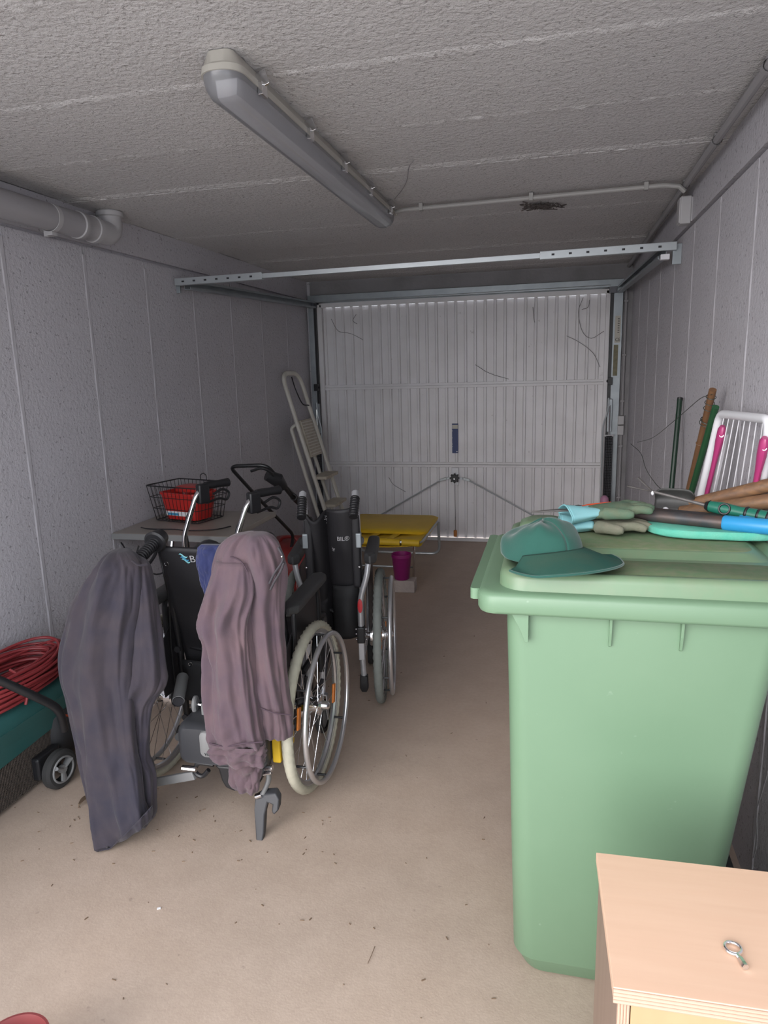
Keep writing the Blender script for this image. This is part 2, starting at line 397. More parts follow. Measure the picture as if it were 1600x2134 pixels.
MB().box(.432, .502, YD-.03, YD+.03, 0, 2.13).build('frame_post', 'galv', dr, smooth=0, bevel=.002)
MB().box(-2.075, .502, YD-.04, YD+.03, 2.075, 2.135).build('frame_head', 'galv', dr, smooth=0, bevel=.002)
MB().tube([(-2.0, YD-.045, 2.079), (-.9, YD-.045, 2.084), (.40, YD-.045, 2.092)], .003, 6).build('torsion_cable', 'galv_l', dr)
for x0, x1 in ((-2.03, -2.01), (.412, .434)):
    MB().box(x0, x1, YD-.03, YD+.02, .1, 2.07).build('track', 'black', dr, smooth=0)
for x, s in ((-2.03, 1), (.425, -1)):
    MB().box(x-.018, x+.018, YD-.062, YD-.03, 1.33, 1.39).tube([(x, YD-.05, 1.36), (x+.02*s, YD-.03, 1.36)], .012, 10).build('roller_bracket', 'black', dr, smooth=30, bevel=.003)
    MB().tube([(x, YD-.075, 2.05), (x, YD-.02, 2.05)], .022, 14).box(x-.03, x+.03, YD-.05, YD-.02, 2.03, 2.08).build('top_roller', 'steel_d', dr)
    # counterbalance: bracket, springs, lever arm
    b = MB().box(x-.012, x+.024, YD-.065, YD-.035, .96, 1.22); b.build('spring_bracket', 'galv', dr, smooth=0, bevel=.003)
    m = MB()
    for k in range(5): m.tube([(x-.022+k*.013, YD-.08, .08), (x-.022+k*.013, YD-.08, .93)], .0055, 8)
    m.build('spring_bundle', 'steel_d', dr)
    h = MB()
    for k in range(40): h.torus((x+.004, YD-.08, .10+k*.0212), (0, 0, 1), .030, .0022, 14, 4)
    h.build('spring_coil', 'black', dr, kind='stuff')
    MB().box(x-.032, x+.04, YD-.10, YD-.06, .925, .94).tube([(x+.004, YD-.08, .93), (x+.004, YD-.08, 1.17)], .006, 8).build('spring_hook', 'chrome', dr)
    MB().tube(fillet([(x-s*-.01+s*.03, YD-.09, .05), (x+s*.045, YD-.09, 1.02), (x+s*.01, YD-.08, 1.12), (x+s*.006, YD-.07, 1.23)], .06), .0065, 8).build('lever_arm', 'galv_l', dr)
MB().box(-1.99, .40, S+.003, S+.012, .655, .70).build('leak_strip', 'door', dr, smooth=0)  # unseen strips added behind the section gaps to block leaking daylight
MB().box(-1.99, .40, S+.003, S+.012, 1.33, 1.375).build('leak_strip', 'door', dr, smooth=0)
MB().box(-2.06, .49, S+.004, S+.03, 2.060, 2.14).build('head_leak_stop', 'galv', dr, smooth=0)  # unseen strip added above the sheet to stop daylight leaking past the frame
MB().box(-2.06, -1.96, S+.004, S+.03, 0, 2.14).build('side_stop', 'galv', dr, smooth=0)
MB().box(.37, .49, S+.004, S+.03, 0, 2.14).build('side_stop', 'galv', dr, smooth=0)
m = MB(); x = -1.985+.02
for k in range(29):
    m.box(x+.001, x+.026, S-.018, S-.0, 2.030, 2.052); x += pitch
m.box(-1.985, -1.963, S-.018, S, 2.03, 2.052).build('top_fillet', 'door', dr, smooth=0)
# stickers and lock
MB().box(.448, .490, YD-.0325, YD-.0295, 1.655, 1.86).build('sticker', 'sticker', dr, smooth=0)
MB().box(.444, .478, YD-.0325, YD-.0295, 1.40, 1.64).build('sticker', 'sticker_o', dr, smooth=0)
text('print', 'CE', .034, FR((.452, YD-.0335, 1.668), (1, 0, 0), (0, 0, 1)), 'ink', dr)
m = MB()
for k in range(9): m.box(.468, .482, YD-.0335, YD-.0325, 1.73+k*.0135, 1.734+k*.0135)
m.build('print', 'ink', dr, smooth=0)
MB().box(-.848, -.796, S-.0165, S-.0145, .775, 1.03).build('sticker', 'blue_sticker', dr, smooth=0)
MB().box(-.846, -.798, S-.0175, S-.0165, .985, 1.018).build('sticker', 'sticker', dr, smooth=0)
m = MB()
for z in (.965, .905, .852, .83): m.box(-.846, -.842, S-.0175, S-.0165, z, z+.004)
m.box(-.812, -.802, S-.0175, S-.0165, .785, .792).build('print', 'white', dr, smooth=0)
MB().box(-.853, -.793, S-.03, S-.014, .50, .65).build('lock_plate', 'whitep', dr, smooth=0, bevel=.003)
m = MB()
pp = []
for k in range(64):
    a = 2*PI*k/64; r = .036+.008*math.cos(8*a); pp.append((r*math.cos(a), r*math.sin(a)))
m.prism(pp, (-.822, S-.085, .565), (1, 0, 0), (0, 0, 1), (0, .04, 0)).build('knob', 'black', dr, bevel=.004)
MB().lathe([(.0, 0), (.007, 0), (.007, .006)], (-.822, S-.086, .565), (0, -1, 0), 12).build('knob_screw', 'chrome', dr)
MB().bar((-.89, S-.055, .562), (-.755, S-.055, .562), .02, .016).build('lock_bar', 'galv_l', dr, smooth=0)
for x0, x1, z1 in ((-.888, -1.50, .22), (-.757, -.03, .18)):
    d = -1 if x1 < x0 else 1
    MB().tube([(x0, S-.055, .56), (x0+d*.05, S-.055, .548), (x1, S-.055, z1)], .006, 8).build('lock_rod', 'galv_l', dr)
    MB().obox((x0+d*.035, S-.055, .552), (.06, .02, .022), (0, d*.3, 0)).build('rod_coupling', 'galv_l', dr, smooth=0, bevel=.004)
MB().tube([(-.822, S-.06, .53), (-.82, S-.058, .1)], .002, 6).build('pull_cord', 'ink', dr)
MB().lathe([(0, 0), (.014, 0), (.015, .004), (.015, .05), (.012, .056), (0, .056)], (-.82, S-.058, .046), n=16).build('cord_weight', 'orangecap', dr)

# overhead tracks and cross rail (separate hardware)
XT = .552
def channel(a, b, w, h, inward):
    m = MB(); a = Vector(a); b = Vector(b)
    x = Vector(inward)
    m.bar(a, b, .003, h)
    for z in (-h/2, h/2):
        m.bar(a+x*w/2+Vector((0, 0, z)), b+x*w/2+Vector((0, 0, z)), w, .003)
        m.bar(a+x*w+Vector((0, 0, z*.75)), b+x*w+Vector((0, 0, z*.75)), .003, h*.25)
    return m
tr = thing('door_track', 'grey overhead door track running along the left wall', 'track', (0, 0, 0), group=None)
channel((XL+.045, 3.75, 2.0), (XL+.062, YD-.05, 2.055), .035, .05, (1, 0, 0)).build('channel', 'galv', tr, smooth=0)
MB().box(XL, XL+.022, 3.735, 3.75, 1.955, 2.03).build('wall_bracket', 'galv', tr, smooth=0, bevel=.002)
tr = thing('door_track', 'grey overhead door track running along the right wall', 'track')
channel((XT-.045, 3.75, 2.01), (XT-.06, YD-.05, 2.055), .035, .05, (-1, 0, 0)).build('channel', 'galv', tr, smooth=0)
MB().box(XT-.018, XR, 3.735, 3.75, 1.955, 2.05).build('wall_bracket', 'galv', tr, smooth=0, bevel=.002)
MB().box(XT-.075, XT-.035, 3.70, 3.735, 1.975, 2.0).build('end_clip', 'whitep', tr, smooth=0, bevel=.002)
tr = thing('cross_rail', 'galvanised steel rail spanning the garage wall to wall under the ceiling', 'rail')
L0 = Vector((XL+.01, 3.72, 2.012)); L1 = Vector((XT-.005, 3.72, 2.035))
def on(t): return L0+(L1-L0)*t
MB().bar(on(.18), on(.77), .03, .024).build('middle_bar', 'galv_l', tr, smooth=0, bevel=.001)
for t0, t1 in ((0, .20), (.76, 1)):
    m = MB().bar(on(t0), on(t1), .036, .038)
    m.build('end_plate', 'galv_l', tr, smooth=0, bevel=.002)
    h = MB()
    for k in range(7):
        p = on(t0+(t1-t0)*(.1+.13*k)); h.bar(p+Vector((-.007, -.019, 0)), p+Vector((.007, -.019, 0)), .003, .009)
    h.build('slot', 'ink', tr, smooth=0, kind='stuff')

for o_ in list(COL.objects):
    if o_.name.startswith('door_track'): o_['group'] = 'overhead door tracks'
# ------------------------------------------------------------------ ceiling lamp
lp = thing('strip_light', 'long grey fluorescent batten light with clear cover on the ceiling', 'lamp', (-.79, 2.6, H))
def capsule(hw, y0, y1, z, k=8, rnd=.05):
    pts = []
    for sx, sy, a0 in ((1, 1, 0), (-1, 1, PI/2), (-1, -1, PI), (1, -1, 3*PI/2)):
        for i in range(k+1):
            a = a0+PI/2*i/k; cx = sx*(hw-rnd); cyy = (y1-rnd) if sy > 0 else (y0+rnd)
            pts.append(Vector((cx+rnd*math.cos(a), cyy+rnd*math.sin(a), z)))
    return pts
Y0, Y1 = -.93, .80
MB().loft([capsule(.034, Y0+.02, Y1-.02, 0, rnd=.02), capsule(.048, Y0+.012, Y1-.012, -.028, rnd=.035), capsule(.054, Y0+.004, Y1-.004, -.034, rnd=.045), capsule(.056, Y0, Y1, -.050, rnd=.05)]).build('body', 'lampbody', lp)
MB().loft([capsule(.052, Y0+.004, Y1-.004, -.050, rnd=.048), capsule(.052, Y0+.006, Y1-.006, -.058, rnd=.046), capsule(.048, Y0+.012, Y1-.012, -.078, rnd=.042), capsule(.038, Y0+.026, Y1-.026, -.096, rnd=.034), capsule(.022, Y0+.045, Y1-.045, -.105, rnd=.02)]).build('diffuser', 'diff', lp)
MB().box(-.02, .02, Y0+.06, Y1-.06, -.08, -.05).build('reflector', 'tubew', lp, smooth=0)
c0 = None
for k in range(5):
    y = Y0+.14+k*.36
    for sx in (1, -1):
        if c0 is None:
            c0 = MB().add([], []).bar((.0, 0, -.012), (.011, 0, -.045), .034, .006, (0, 1, 0)).box(.002, .014, -.017, .017, -.068, -.038).build('clip', 'chrome', lp, smooth=0, bevel=.001)
            c0.location = (.052, y, 0)
        else: dup(c0, lp, (sx*.052, y, 0), (0, 0, 0 if sx > 0 else PI))
MB().box(-.03, .02, Y1-.004, Y1+.03, -.07, -.01).lathe([(.0, 0), (.014, 0), (.014, .03), (.009, .034)], (.02, Y1+.012, -.03), (1, 0, 0), 12).build('cable_gland', 'lampbody', lp, smooth=40, bevel=.002)

# conduit across the ceiling
cd = thing('ceiling_conduit', 'thin pale conduit clipped to the ceiling from the strip light to the right wall', 'conduit')
MB().tube([(-.745, 3.405, H-.028), (-.70, 3.402, H-.022), (.43, 3.355, H-.02), (.49, 3.35, H-.03), (.515, 3.36, H-.05)], .010, 10).build('pipe', 'cond', cd)
for x in (-.62, -.12, .36):
    y = 3.402-(x+.7)*.0415
    MB().box(x-.009, x+.009, y-.014, y+.014, H-.034, H-.001).tube([(x, y+.01, H-.002), (x, y+.04, H-.002)], .006, 6).build('clip', 'cond', cd, smooth=0, bevel=.002)
jb = thing('junction_box', 'small white junction box high on the right wall', 'box', (XR-.012, 3.50, 2.16))
MB().box(-.045, .0, -.035, .035, -.07, .045).build('housing', 'pvc_l', jb, smooth=0, bevel=.005)
MB().box(-.002, .012, -.03, .03, -.06, .04).build('back_plate', 'pvc_l', jb, smooth=0)
MB().box(-.05, -.043, -.032, .032, -.065, .04).build('cover', 'pvc_l', jb, smooth=0, bevel=.003)
cd = thing('corner_conduit', 'long grey conduit running along the right corner of the ceiling', 'conduit')
MB().tube([(.500, YN+.02, H-.022), (.535, YD-.02, H-.022)], .0135, 10).build('pipe', 'cond_p', cd)
for k in range(8):
    y = .9+k*.62
    xc = .500+.035*(y-.32)/5.6
    MB().lathe([(.017, -.012), (.017, .012)], (xc, y, H-.022), (0, 1, 0), 12).box(xc-.009, xc+.009, y-.008, y+.008, H-.01, H).build('clip', 'cond_p', cd, smooth=30)
cd = thing('wall_conduit', 'thin conduit running down the back wall right of the garage door', 'conduit')
MB().tube([(.525, YD-.018, 2.10), (.528, YD-.018, 1.09)], .010, 10).build('pipe', 'cond_p', cd)
MB().tube([(.528, YD-.018, .93), (.53, YD-.018, .12)], .010, 10).build('pipe', 'cond_p', cd)
for z in (1.97, 1.56, 1.2, .84, .42): MB().box(.510, .542, YD-.03, YD, z-.008, z+.008).build('clip', 'cond_p', cd, smooth=0, bevel=.002)
jb = thing('switch_box', 'pale surface switch box on the conduit right of the garage door', 'switch', (.524, YD, 1.01))
MB().box(-.028, .02, -.045, 0, .004, .075).build('switch_housing', 'pvc_l', jb, smooth=0, bevel=.004)
MB().box(-.028, .02, -.045, 0, -.078, -.002).build('socket_housing', 'pvc_l', jb, smooth=0, bevel=.004)

# drain pipe on the left wall
pp_ = thing('drain_pipe', 'thick grey plastic drain pipe clipped high on the left wall', 'pipe')
px_ = XL+.085
MB().tube([(px_, YN+.05, 2.135), (px_, 2.90, 2.145)], .053, 24).build('pipe', 'pvc', pp_)
MB().lathe([(.053, 0), (.058, .004), (.058, .03), (.054, .036), (.054, .10), (.058, .104), (.058, .13), (.054, .135)], (px_, 2.78, 2.145), (0, 1, 0), 28).build('socket', 'pvc_l', pp_)
MB().tube(fillet([(px_, 2.88, 2.145), (px_, 3.035, 2.145), (px_, 3.035, H+.0)], .075, 8), .052, 24).build('elbow', 'pvc_l', pp_)
MB().lathe([(.052, 0), (.060, .004), (.060, .022), (.056, .024)], (px_, 3.035, H-.03), (0, 0, 1), 28).build('collar', 'pvc_l', pp_)
for y in (2.62, 1.3):
    MB().lathe([(.054, -.012), (.057, -.012), (.057, .012), (.054, .012)], (px_, y, 2.142), (0, 1, 0), 28, True).box(px_-.03, px_-.01, y-.01, y+.01, 2.07, 2.09).box(XL, px_-.05, y-.008, y+.008, 2.135, 2.15).obox((px_+.0, y, 2.079), (.03, .03, .014)).build('pipe_clip', 'pvc_l', pp_, smooth=40)

# ------------------------------------------------------------------ wheelchair pieces
def tire_mb(R, r, N, n=14, tread=True):
    m = MB(); vs = []; fs = []
    for i in range(N):
        a = 2*PI*i/N
        for k in range(n):
            b = 2*PI*k/n; q = r
            out = math.cos(b)
            if tread and out > .15: q = r+(.0020 if ((i//2+(k % 2)) % 2 == 0) else -.0018)
            elif out < -.5: q = r*.85
            rad = R+q*math.cos(b); vs.append((q*math.sin(b), rad*math.cos(a), rad*math.sin(a)))
    for i in range(N):
        for k in range(n):
            j = (i+1) % N; fs.append((i*n+k, i*n+(k+1) % n, j*n+(k+1) % n, j*n+k))
    return m.add(vs, fs)
def big_wheel(parent, x, z, s, tirem, y=0, nsp=24, drum=True, reflectors=2):
    """s = +1 for the outer side towards +x"""
    w = tire_mb(.287, .0185, 240).build('wheel', tirem, parent, smooth=50); w.location = (x, y, z)
    MB().lathe([(.272, -.012), (.276, -.013), (.276, -.009), (.262, -.007), (.258, 0), (.262, .007), (.276, .009), (.276, .013), (.272, .012)], (0, 0, 0), (1, 0, 0), 96).build('rim', 'rim', w)
    hr = MB().torus((s*.052, 0, 0), (1, 0, 0), .262, .0095, 96, 12).build('hand_rim', 'rim', w)
    for k in range(6):
        a = 2*PI*k/6+.4
        MB().tube([(s*.008, .262*math.cos(a), .262*math.sin(a)), (s*.046, .262*math.cos(a), .262*math.sin(a))], .0045, 8).build('standoff', 'black', w)
    hp = [(0, -.045), (.018, -.045), (.02, -.03), (.036, -.03), (.036, -.024), (.028, -.022), (.028, .02), (.036, .022), (.036, .028), (.016, .03), (.014, .05), (0, .05)] if not drum else \
         [(0, -.05), (.046, -.05), (.05, -.045), (.05, -.02), (.028, -.014), (.026, .016), (.036, .018), (.036, .026), (.018, .03), (.015, .052), (.008, .058), (0, .058)]
    MB().lathe(hp, (0, 0, 0), (s, 0, 0), 32).build('hub', 'chrome', w)
    sp = None
    for k in range(nsp):
        side = 1 if k % 2 else -1; lead = 1 if (k//2) % 2 else -1
        a = 2*PI*k/nsp
        hub = Vector((side*.022, .032*math.cos(-lead*1.25), .032*math.sin(-lead*1.25)))
        key = (side, lead)
        if sp is None: sp = {}
        if key not in sp:
            o = MB().tube([hub, (0, .259, 0)], .0011, 5).build('spoke', 'chrome', w); o.rotation_euler = (a, 0, 0); sp[key] = o
        else: dup(sp[key], w, None, (a, 0, 0))
    for k in range(reflectors):
        a = -.25+k*2*PI/reflectors if reflectors > 1 else -.25
        o = MB().obox((s*.012, .21*math.cos(a), .21*math.sin(a)), (.008, .026, .075), (a, 0, 0)).build('reflector', 'orange', w, smooth=0, bevel=.003)
    return w
def caster(parent, x, y, r=.075, side=1):
    f = MB().tube(fillet([(x, y+.02, .27), (x, y+.02, r*2+.05), (x, y, r*2+.02)], .02), .012, 8)
    for sx in (-1, 1): f.bar((x+sx*.022, y, r*2+.03), (x+sx*.022, y, r-.01), .022, .004, (1, 0, 0))
    f.bar((x-.022, y, r*2+.03), (x+.022, y, r*2+.03), .022, .006)
    fo = f.build('caster_fork', 'silver', parent)
    MB().lathe([(r-.02, -.014), (r-.006, -.015), (r, -.008), (r, .008), (r-.006, .015), (r-.02, .014)], (x, y, r), (1, 0, 0), 32).build('caster_wheel', 'tire_k', fo)
    MB().lathe([(.0, -.016), (.02, -.016), (r-.02, -.008), (r-.02, .008), (.02, .016), (0, .016)], (x, y, r), (1, 0, 0), 24).build('caster_hub', 'greyl', fo)
def pad_loft(p0, p1, w, h, n=14):
    """rounded arm pad between two end points"""
    p0 = Vector(p0); p1 = Vector(p1); d = (p1-p0).normalized(); x = Vector((0, 0, 1)).cross(d).normalized(); u = d.cross(x); L = (p1-p0).length
    rings = []
    for i in range(n+1):
        t = i/n; e = min(t, 1-t)*L/(w*.6); e = min(1, e); f = math.sqrt(max(0.02, 1-(1-e)**2))
        c = p0+(p1-p0)*t
        rings.append([c+x*w/2*f*math.copysign(abs(math.cos(a))**.6, math.cos(a))+u*h/2*(.6+.4*f)*math.copysign(abs(math.sin(a))**.6, math.sin(a)) for a in [2*PI*k/20 for k in range(20)]])
    return MB().loft(rings)

# ---- wheelchair with electric push aid (front one)
wc = thing('wheelchair', 'black wheelchair nearest the camera with electric push aid and clothes on its handles', 'wheelchair', (-1.13, 2.215, 0), math.radians(1.5))
HW = .30
big_wheel(wc, HW, .305, 1, 'tire_c')
big_wheel(wc, -HW, .305, -1, 'tire_c')
for s in (1, -1):
    x = s*.215
    x = s*.205
    MB().tube(fillet([(s*.215, .0, .20), (s*.213, -.01, .5), (x, -.075, .91), (x, -.10, .945), (x, -.15, .935)], .04), .0125, 12).build('back_tube', 'black', wc)
    x = s*.215
    MB().tube(fillet([(x, -.02, .22), (x, .38, .22), (x, .43, .30), (x, .43, .50), (x, .36, .51), (x, -.03, .50)], .05), .0125, 12).build('side_frame', 'steel_d', wc)
    MB().tube([(x, -.02, .305), (s*(HW-.02), 0, .305)], .016, 12).build('axle_tube', 'chrome', wc)
    caster(wc, x, .35, .07)
    x = s*.200
    g = MB().tube([(x, -.135, .938), (x, -.275, .898)], .0185, 14)
    for k in range(12):
        p = Vector((x, -.142, .936)).lerp(Vector((x, -.270, .900)), k/11); g.torus(p, (0, -.96, -.27), .0188, .0026, 16, 5)
    g.build('push_grip', 'black', wc)
    # brake / control housing at grip root
    MB().lathe([(0, 0), (.034, 0), (.040, .006), (.036, .014), (.028, .05), (0, .056)], (x, -.140, .937), (0, 1, .28), 20).build('grip_collar', 'black', wc)
    m = MB().tube(smoothp([(x+.01*s, -.10, .925), (x+.012*s, -.13, .885), (x+.012*s, -.23, .845)]), .007, 8, flat=.6)
    m.build('brake_lever', 'black', wc)
    cbl = MB().tube(smoothp([(x+.015*s, -.10, .92), (x-.03*s, -.15, .84), (x-.0*s, -.08, .70), (x+.02*s, -.06, .52), (x+.03*s, -.04, .33)]), .003, 6); cbl.build('brake_cable', 'black', wc)
    pad_loft((s*.265, -.125, .705), (s*.265, .26, .72), .062, .038).build('armrest_pad', 'pad', wc)
    MB().tube(fillet([(s*.25, -.03, .30), (s*.25, -.03, .67), (s*.258, .0, .69), (s*.258, .20, .70), (s*.25, .25, .66), (s*.25, .25, .32)], .04), .0105, 10).build('armrest_frame', 'black', wc)
    MB().prism([(-.06, .50), (.24, .50), (.23, .66), (-.02, .66)], (s*.246, 0, 0), (0, 1, 0), (0, 0, 1), (s*.004, 0, 0)).build('side_guard', 'black', wc, smooth=0, bevel=.002)
    MB().prism([(-.10, .34), (.02, .34), (.10, .56), (.20, .63), (.02, .63), (-.13, .52)], (s*.236, 0, 0), (0, 1, 0), (0, 0, 1), (s*.005, 0, 0)).build('side_guard', 'nylon', wc, smooth=0, bevel=.002)
# cross brace
MB().tube([(-.2, .12, .24), (.2, .12, .49)], .011, 10).build('cross_brace', 'black', wc)
MB().tube([(.2, .14, .24), (-.2, .14, .49)], .011, 10).build('cross_brace', 'black', wc)
MB().grid(lambda u, v: Vector((-.21+.42*u, 0+.40*v, .508-.03*math.sin(PI*u))), 12, 6).build('seat', 'nylon', wc, solid=.012)
# long back cover
def backf(u, v):
    x = -.205+.41*u; z = .905-.60*v
    y = -.10+.11*min(1, (.91-z)/.42) + .022*math.sin(PI*u) - .006 + .006*noise.noise(Vector((u*4, v*6, 2)))
    if v > .68: x *= 1-.15*(v-.68)/.32; y -= .0
    return Vector((x, y, z+.012*(abs(2*u-1)**2)*(1-v)))
MB().grid(backf, 24, 36).build('back_cover', 'nylon', wc, solid=.012)
def flapf(u, v):
    x = -.19+.38*u; z = .47-.16*v
    return Vector((x, -.045-.01*math.sin(PI*u)+.006*noise.noise(Vector((u*5, v*4, 6))), z))
MB().grid(flapf, 14, 8).build('lower_flap', 'blackm', wc, solid=.006)
for (a, b) in ((-.178, .855), (-.15, .46)):
    MB().torus((a, -.112 if b > .6 else -.06, b), (0, 1, 0), .007, .002, 16, 6).build('eyelet', 'chrome', wc)
yb = -.130
def onback(p):
    u = (p.x+.205)/.41; v = (.905-p.z)/.60; q = backf(min(max(u, 0), 1), min(max(v, 0), 1)); return Vector((p.x, q.y-.0075, p.z))
text('print', 'Br', .038, FR((-.1035, -.13, .855), (1, 0, 0), (0, 0, 1)), 'white', wc, onback)
for k, (dz, mm) in enumerate(((.012, 'wave1'), (0, 'wave2'), (-.008, 'wave1'))):
    m = MB().grid(lambda u, v: onback(Vector((-.137+.030*u+.003*k, 0, .868+dz+.008*math.sin(u*5.2+.8)*(1-.2*u)+(v-.5)*.009*math.sin(PI*min(1, u*1.02))))), 16, 1)
    m.build('print', mm, wc, solid=.0005)
before_ = set(COL.objects)
# electric push aid: motor box, bracket, drive wheel, levers
bx = MB()
rings = []
for y, f in ((-.315, .86), (-.305, .95), (-.28, 1), (-.13, 1), (-.10, .93)):
    hx, hz, cz = .160*f, .072*f, .232; r_ = .03
    rg = [Vector((p.x-.005, y, cz+p.y)) for p in rr(0, 0, hx, hz, r_*f, 0)]
    rings.append(rg)
bx.loft(rings).build('motor_box', 'greyplastic', wc, smooth=40)
MB().loft([[Vector((p.x-.015, y, .247+p.y)) for p in rr(0, 0, .058*f, .046*f, .018, 0)] for y, f in ((-.316, 1), (-.324, .97), (-.327, .9))]).build('cover_plate', 'greyl', wc, smooth=40)
text('print', 'vitea', .020, FR((-.055, -.3285, .210), (1, 0, 0), (0, 0, 1)), 'ink', wc)
MB().box(.158, .188, -.27, -.13, .17, .30).build('end_cap', 'yellow', wc, smooth=0, bevel=.006, label='yellow end cap')
o = MB().loft([[Vector((x, -.20+r*.75*math.cos(a), .145+r*.75*math.sin(a))) for a in [2*PI*k/28 for k in range(28)]] for x, r in ((.005, .07), (.012, .088), (.06, .088), (.067, .07))]).build('drive_wheel', 'tire_k', wc)
MB().prism([(-.035, .165), (-.02, .15), (-.012, .11), (.0, .085), (.03, .075), (.075, .078), (.11, .095), (.13, .125), (.14, .165)], (-.0, -.31, 0), (1, 0, 0), (0, 0, 1), (0, .09, 0)).build('wheel_guard', 'black', wc, smooth=35, bevel=.008)
MB().tube(fillet([(-.04, -.30, .163), (-.10, -.30, .165), (-.115, -.30, .125), (-.085, -.30, .11), (-.06, -.30, .14)], .02), .008, 8).build('lift_hook', 'black', wc)
MB().tube([(-.24, -.10, .37), (-.19, -.23, .345)], .021, 18).build('clamp_tube', 'greyl', wc)
MB().lathe([(0, 0), (.019, 0), (.019, .004)], (-.1895, -.2315, .345), (.36, -.93, -.18), 18).build('tube_bore', 'ink', wc)
MB().tube([(-.165, -.17, .32), (.17, -.17, .32)], .011, 12).build('cross_axle', 'steel_d', wc)
MB().box(-.105, -.08, -.235, -.15, .29, .345).build('clamp_block', 'greyl', wc, smooth=0, bevel=.003)
MB().tube([(-.15, -.20, .325), (-.04, -.20, .318)], .007, 10).build('clamp_bolt', 'chrome', wc)
MB().loft([[Vector((-.150+dx, -.20+.022*f*math.cos(a), .32+.034*f*math.sin(a))) for a in [2*PI*k/18 for k in range(18)]] for dx, f in ((0, .8), (.004, 1), (.012, 1), (.016, .8))]).build('clamp_knob', 'greyl', wc)
MB().tube([(-.115, -.12, .40), (-.05, -.12, .402)], .005, 8).box(-.125, -.105, -.13, -.11, .385, .415).build('bolt', 'chrome', wc)
MB().bar((-.055, -.22, .325), (.005, -.16, .365), .03, .008, (0, -.5, 1)).build('release_tab', 'yel', wc, smooth=0, bevel=.002, label='yellow release tab')
MB().tube([(-.21, -.19, .22), (-.175, -.27, .235)], .015, 14).build('tip_tube', 'black', wc)
# left anti-tip arm
MB().bar((-.135+.02, -.30, .115), (-.245-.068, -.26, .038), .014, .03).build('tip_arm', 'greyl', wc, smooth=0, bevel=.003)
MB().tube([(-.15, -.31, .145), (-.10, -.31, .145)], .010, 10).build('tip_pivot', 'chrome', wc)
MB().lathe([(0, -.012), (.026, -.012), (.03, -.006), (.03, .006), (.026, .012), (0, .012)], (-.322, -.255, .000), (1, 0, 0), 24).build('tip_wheel', 'tire_k', wc)
MB().tube([(-.322, -.255, .0), (-.316, -.255, .04)], .006, 8).build('tip_stem', 'greyl', wc)
# right step lever
before2_ = set(COL.objects)
for o in before2_-before_:
    for v in o.data.vertices: v.co.x += .078; v.co.z += .056
WCI = Matrix.Translation((-1.13, 2.215, 0)) @ Matrix.Rotation(math.radians(1.5), 4, 'Z'); WCI.invert()
def wl_(px, py, Y): return WCI @ at(px, py, Y)
MB().tube(smoothp([wl_(556, 1560, 1.97), wl_(554, 1592, 1.95), wl_(560, 1622, 1.93), wl_(548, 1655, 1.91)]), .013, 12, flat=.6).build('step_arm', 'greyl', wc)
MB().tube([wl_(542, 1603, 1.93), wl_(568, 1600, 1.93)], .009, 10).tube([wl_(546, 1612, 1.925), wl_(566, 1609, 1.925)], .008, 10).tube([wl_(556, 1570, 1.94), wl_(556, 1590, 1.935)], .006, 8).build('step_pivot', 'chrome', wc)
pl_ = [(531, 1664, 1.905), (545, 1656, 1.905), (573, 1654, 1.90), (581, 1668, 1.895), (580, 1690, 1.89), (570, 1700, 1.885), (565, 1692, 1.885), (567, 1678, 1.89), (557, 1674, 1.89), (551, 1700, 1.88), (549, 1738, 1.865), (546, 1757, 1.855), (540, 1763, 1.852), (533, 1757, 1.855), (531, 1720, 1.87), (529, 1690, 1.885)]
q0 = [wl_(*p) for p in pl_]; n_ = len(q0)
MB().add(q0+[p+Vector((0, .030, .006)) for p in q0], [tuple(range(n_-1, -1, -1)), tuple(range(n_, 2*n_))]+[(i, (i+1) % n_, n_+(i+1) % n_, n_+i) for i in range(n_)]).build('step_pedal', 'greyplastic', wc, smooth=35, bevel=.005)
MB().tube([wl_(534, 1660, 1.902), wl_(546, 1656, 1.902)], .010, 12).build('ferrule', 'chrome', wc)
MB().tube(fillet([(.255, .02, .42), (.268, .11, .45), (.262, .17, .50)], .03), .012, 10).build('wheel_lock', 'black', wc)

